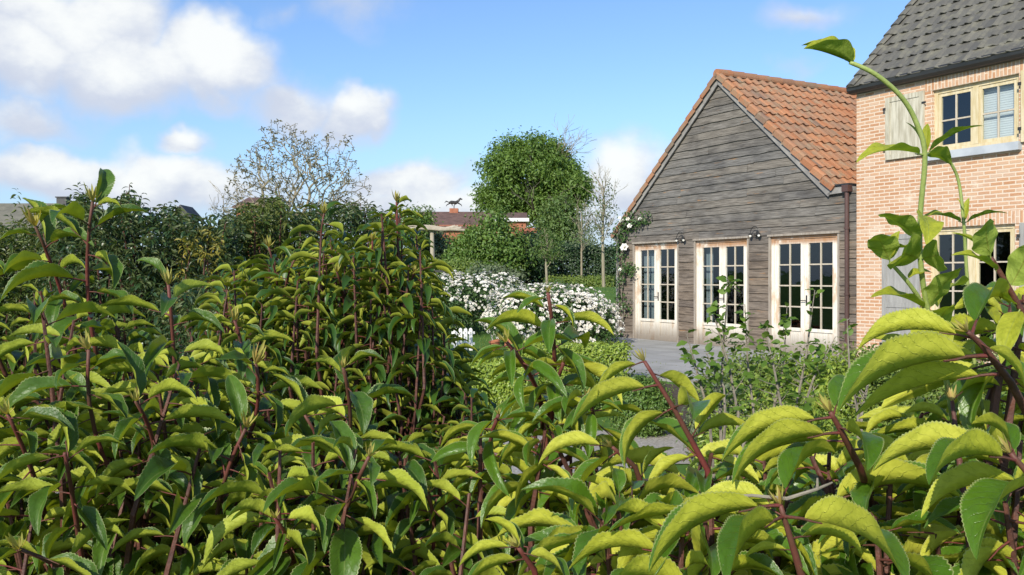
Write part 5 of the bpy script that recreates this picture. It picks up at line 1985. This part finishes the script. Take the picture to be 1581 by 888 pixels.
t2, d2, l2 = fill_shoots((900, 1660), 46, (1.02, 1.25), interp([(900, 800), (1000, 770), (1120, 770), (1250, 800), (1340, 740), (1450, 700), (1540, 620), (1700, 560)]), 1000, (.12, .2), seed=15)
tips, dirs, lens = np.concatenate([tips, t2]), np.concatenate([dirs, d2]), np.concatenate([lens, l2])
pos, fr, sc, sh = shoot_leaves(tips, dirs, lens, 10, .13, .42, .45, -.2, .2, .4)
o = scatter_obj('foliage', [M['laurel_big'], M['redstem']], T_hero, pos, fr, sc, rootE, base, RNG.integers(0, 8, len(pos)), True)
o['kind'] = 'stuff'
m_ = MB(base)
for t_, d_, l_ in zip(tips, dirs, lens):
    e = t_ - unit(d_) * l_ * 1.15
    fl = np.array([base[0] + (e[0] - base[0]) * .5, base[1] + (e[1] - base[1]) * .5, max(.05, e[2] * .4)])
    m_.tube([fl, .5 * (fl + e), e, t_], [.011, .009, .006, .003], 5, cap=False)
m_.build('branches', M['brownstem'], rootE)
# a dead grey twig lying across it
m_ = MB(base)
m_.tube([P(1100, 768, 1.0), P(1160, 765, .98), P(1215, 770, .97), P(1262, 755, .97), P(1285, 745, .98)], [.0012, .0018, .0022, .0018, .001], 7)
m_.tube([P(1262, 755, .97), P(1262, 738, .97)], [.0018, .001], 6)
m_.build('dead_twig', M['greystem'], rootE)

# ------------------------------------------------------------------ honeysuckle reaching up on the right
base = np.array([P(1470, 0, 1.2)[0], 1.2, 0.0])
hs = thing('honeysuckle', 'soft green honeysuckle with one long shoot arching up across the brick house', 'climber', base)
H_ST = [
    ([(1500, 900, 1.2), (1470, 640, 1.18), (1452, 555, 1.15), (1432, 480, 1.12), (1421, 400, 1.1), (1421, 330, 1.1), (1428, 240, 1.08), (1415, 190, 1.07), (1392, 150, 1.06), (1352, 115, 1.05), (1312, 96, 1.05)], .0033, 'greenstem'),
    ([(1560, 900, 1.25), (1510, 600, 1.25), (1494, 440, 1.22), (1488, 345, 1.2), (1480, 280, 1.2), (1466, 248, 1.19)], .0024, 'greenstem'),
    ([(1432, 480, 1.12), (1405, 440, 1.1), (1374, 405, 1.09)], .0026, 'greenstem'),
    ([(1640, 620, 1.1), (1590, 505, 1.08), (1558, 445, 1.07), (1530, 398, 1.06)], .0036, 'brownstem')]
H_LV = {
    0: [(1318, 100, 1242, 72, .0, .12, 3), (1318, 98, 1296, 64, .03, .2, 4), (1262, 76, 1238, 68, .02, .2, 4), (1428, 240, 1322, 247, -.02, .35, 1), (1428, 240, 1518, 192, -.03, -.2, 1),
        (1430, 238, 1468, 252, .06, -.8, 2), (1424, 236, 1400, 188, .03, .5, 1), (1428, 236, 1432, 190, .03, -.3, 1), (1421, 372, 1356, 330, .0, .6, 0), (1421, 398, 1390, 396, -.05, 1.2, 0), (1421, 398, 1452, 394, -.05, -1.2, 0),
        (1436, 480, 1486, 412, -.02, -.9, 0), (1430, 482, 1345, 456, -.02, .25, 1), (1420, 330, 1432, 375, -.04, -.4, 2), (1446, 530, 1470, 470, -.04, .2, 2), (1448, 535, 1395, 500, .05, .4, 2), (1452, 560, 1515, 530, .03, -.4, 0),
        (1455, 570, 1330, 520, .06, .3, 1), (1440, 500, 1450, 560, -.05, .3, 0), (1380, 392, 1353, 392, .04, .4, 2)],
    1: [(1488, 345, 1424, 334, .0, .35, 1), (1488, 345, 1556, 328, -.02, -.3, 1), (1487, 338, 1478, 306, .02, .4, 1), (1486, 338, 1496, 305, .02, -.4, 1), (1466, 250, 1448, 225, .02, .3, 2), (1494, 450, 1446, 470, -.04, .6, 2), (1496, 460, 1540, 500, -.04, -.5, 2)],
    2: [(1374, 405, 1352, 362, -.02, .7, 0), (1374, 405, 1388, 356, .01, -.6, 2), (1400, 432, 1440, 420, .03, -.3, 2)],
    3: [(1530, 398, 1526, 338, -.02, 1.4, 0), (1545, 428, 1470, 392, .0, .3, 1), (1535, 402, 1470, 358, .02, .4, 1), (1560, 448, 1592, 375, -.02, -1.3, 0), (1575, 470, 1500, 450, .02, .2, 2), (1580, 480, 1545, 560, -.03, .3, 1), (1588, 500, 1520, 520, .05, .4, 0), (1590, 505, 1640, 470, .0, -.3, 2)]}
for si, (pl, rad, sm_name) in enumerate(H_ST):
    pts = [P(*q_) for q_ in pl]
    if si in (0, 1):
        pts = [np.array([pts[0][0], pts[0][1], .02])] + pts
    # smooth with catmull-rom
    dense = []
    for i in range(len(pts) - 1):
        p0, p1, p2, p3 = pts[max(i - 1, 0)], pts[i], pts[i + 1], pts[min(i + 2, len(pts) - 1)]
        for f in np.linspace(0, 1, 5, endpoint=False):
            dense.append(.5 * ((2 * p1) + (p2 - p0) * f + (2 * p0 - 5 * p1 + 4 * p2 - p3) * f * f + (3 * p1 - p0 - 3 * p2 + p3) * f ** 3))
    dense.append(pts[-1])
    m_ = MB(base)
    m_.tube(dense, np.linspace(rad * 1.15, rad * .8, len(dense)), 9)
    so = m_.build('shoot', M[sm_name], hs, True)
    Zs = pl[-1][2]
    for (bx, by, tx, ty, dz, roll, vr) in H_LV[si]:
        cand = [abs((q_[0] / q_[1] * F + 790.5) - bx) + abs(HZ - (q_[2] - CAMZ) / q_[1] * F - by) for q_ in dense]
        b_ = dense[int(np.argmin(cand))]
        leaf_between(SOFT_ME[vr], b_, P(tx, ty, b_[1] + dz - .02), (0, -.55, 1), roll, so, base)

# ------------------------------------------------------------------ tall evergreen shrubs on the left
def evergreen(label, px0, px1, top_pairs, low, zr, n, L, mt, seed, lens=(.14, .26), nl=12, droop=.55, name='evergreen_shrub', spikes=()):
    fn = interp(top_pairs)
    tips, dirs, lens_ = fill_shoots((px0, px1), n, zr, fn, low, lens, .22, seed)
    sp = [P(x, y, .5 * (zr[0] + zr[1])) for x, y in spikes]
    if sp:
        tips = np.concatenate([tips, np.array(sp)])
        dirs = np.concatenate([dirs, np.tile([0.03, 0, 1.], (len(sp), 1))])
        lens_ = np.concatenate([lens_, np.full(len(sp), lens[1] * 1.3)])
    cx = .5 * (px0 + px1)
    zc = .5 * (zr[0] + zr[1])
    x = P(cx, 0, zc)[0]
    base = np.array([x, zc, gz(x, zc)])
    t = thing(name, label, 'shrub', base, 0, 'tall evergreen shrubs at the left')
    pos, fr, sc, _ = shoot_leaves(tips, dirs, lens_, nl, L, droop, .35, -.35, .3, .6)
    if n > 300:                                    # inner leaves close the mass behind the outer shoots
        ins = []
        rg = np.random.default_rng(seed + 9)
        while len(ins) < n * 7:
            px_, z_ = rg.uniform(px0, px1), rg.uniform(zc - .3, zr[1])
            y_ = fn(px_) + 16 + (600 - fn(px_)) * rg.random()
            ins.append(P(px_, y_, z_))
        ins = np.array(ins)
        zz_ = unit(rg.normal(0, .6, ins.shape) + np.array([0, -.5, .7]))
        pos = np.concatenate([pos, ins])
        fr = np.concatenate([fr, frames(np.cross(zz_, rg.normal(size=ins.shape)) + np.array([0, 0, -.3]), zz_)])
        sc = np.concatenate([sc, L * rg.uniform(.8, 1.4, len(ins))])
    k = pos[:, 2] > base[2] + .03
    pos, fr, sc = pos[k], fr[k], sc[k]
    scatter_obj('foliage', [mt, M['brownstem']], T_tiny, pos, fr, sc, t, base, RNG.integers(0, 2, len(pos)), False)
    m_ = MB(base)
    rr_ = random.Random(seed)
    for i in rr_.sample(range(len(tips)), 70 if n > 300 else 8):
        e = tips[i] - unit(dirs[i]) * lens_[i] * .8
        b_ = base + np.array([(e[0] - base[0]) * .6, (e[1] - base[1]) * .6, 0])
        m_.tube([b_, .5 * (b_ + e) + (rr_.gauss(0, .08), 0, 0), e, tips[i]], [.025, .018, .008, .004], 5, cap=False)
    m_.build('stem', M['brownstem'], t)
    return t


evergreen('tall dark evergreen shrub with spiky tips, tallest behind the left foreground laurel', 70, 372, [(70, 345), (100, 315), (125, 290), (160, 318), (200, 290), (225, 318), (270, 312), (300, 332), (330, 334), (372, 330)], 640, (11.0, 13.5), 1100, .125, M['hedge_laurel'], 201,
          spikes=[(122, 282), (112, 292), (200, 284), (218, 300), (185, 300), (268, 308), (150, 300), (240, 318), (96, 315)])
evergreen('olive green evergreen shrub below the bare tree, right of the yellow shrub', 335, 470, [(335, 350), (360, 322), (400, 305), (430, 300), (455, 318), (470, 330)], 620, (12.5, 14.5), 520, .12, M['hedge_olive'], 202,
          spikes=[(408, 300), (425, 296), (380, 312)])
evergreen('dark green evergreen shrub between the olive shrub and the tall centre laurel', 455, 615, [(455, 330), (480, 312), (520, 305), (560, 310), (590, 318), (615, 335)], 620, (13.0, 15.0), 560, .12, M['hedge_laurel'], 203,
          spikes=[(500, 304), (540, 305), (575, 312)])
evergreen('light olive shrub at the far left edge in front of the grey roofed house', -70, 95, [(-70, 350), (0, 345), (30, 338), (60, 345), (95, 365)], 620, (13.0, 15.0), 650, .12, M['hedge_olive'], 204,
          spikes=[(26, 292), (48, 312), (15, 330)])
evergreen('small yellow leaved shrub between the dark and the olive evergreen shrubs', 278, 345, [(278, 368), (300, 346), (320, 348), (345, 368)], 470, (10.8, 11.4), 34, .10, M['yellow_leaf'], 205, lens=(.1, .18))
evergreen('low dark evergreen shrub in the shade behind the centre left laurel', 230, 440, [(230, 430), (330, 420), (440, 440)], 560, (9.0, 10.0), 160, .11, M['hedge_laurel'], 206)

small_tree('bare_sapling', 'thin bare twiggy sapling left of the wide bare tree', 345, 430, 30, 310, [(345, 325, 20, 14)], 120, .08, M['bare_bud'], 'baretwig', .03, 45, 9)

# ------------------------------------------------------------------ grass blades on the lawns, strappy plants in the bed
n = 26000
gx = RNG.uniform(-9, 5, n)
gy = RNG.uniform(9, 36, n)
tl = (gx - HC[0]) * TX[0] + (gy - HC[1]) * TX[1]
dl = (gx - HC[0]) * TY[0] + (gy - HC[1]) * TY[1]
k = ~((tl > -.4) & (dl > -3.5))
gx, gy = gx[k], gy[k]
pts = np.column_stack([gx, gy, ground_z(gx, gy)])
X = np.column_stack([RNG.normal(0, .5, len(pts)), RNG.normal(0, .5, len(pts)), np.ones(len(pts))])
o = scatter_obj('grass', [M['meadow']], [(T_blade[0] * (1, 3, 1), *T_blade[1:])], pts, frames(X, RNG.normal(size=pts.shape)), RNG.uniform(.03, .07, len(pts)), None, (0, 0, 0))
o['kind'] = 'stuff'
tag(o, 'short bright green grass on the garden lawn', 'grass')
base = np.array([P(1490, 0, 1.9)[0], 1.9, 0.0])
n = 260
pts = base + np.column_stack([RNG.normal(0, .22, n), RNG.normal(0, .2, n), RNG.uniform(0, .02, n)])
X = np.column_stack([RNG.normal(0, .35, n), RNG.normal(0, .35, n), np.ones(n)])
t = thing('strappy_plant', 'grey green strappy clump low between the nearest laurel stems at right', 'plant', base)
scatter_obj('foliage', [M['greygreen']], [T_blade], pts, frames(X, RNG.normal(size=pts.shape)), RNG.uniform(.5, .95, n), t, base)
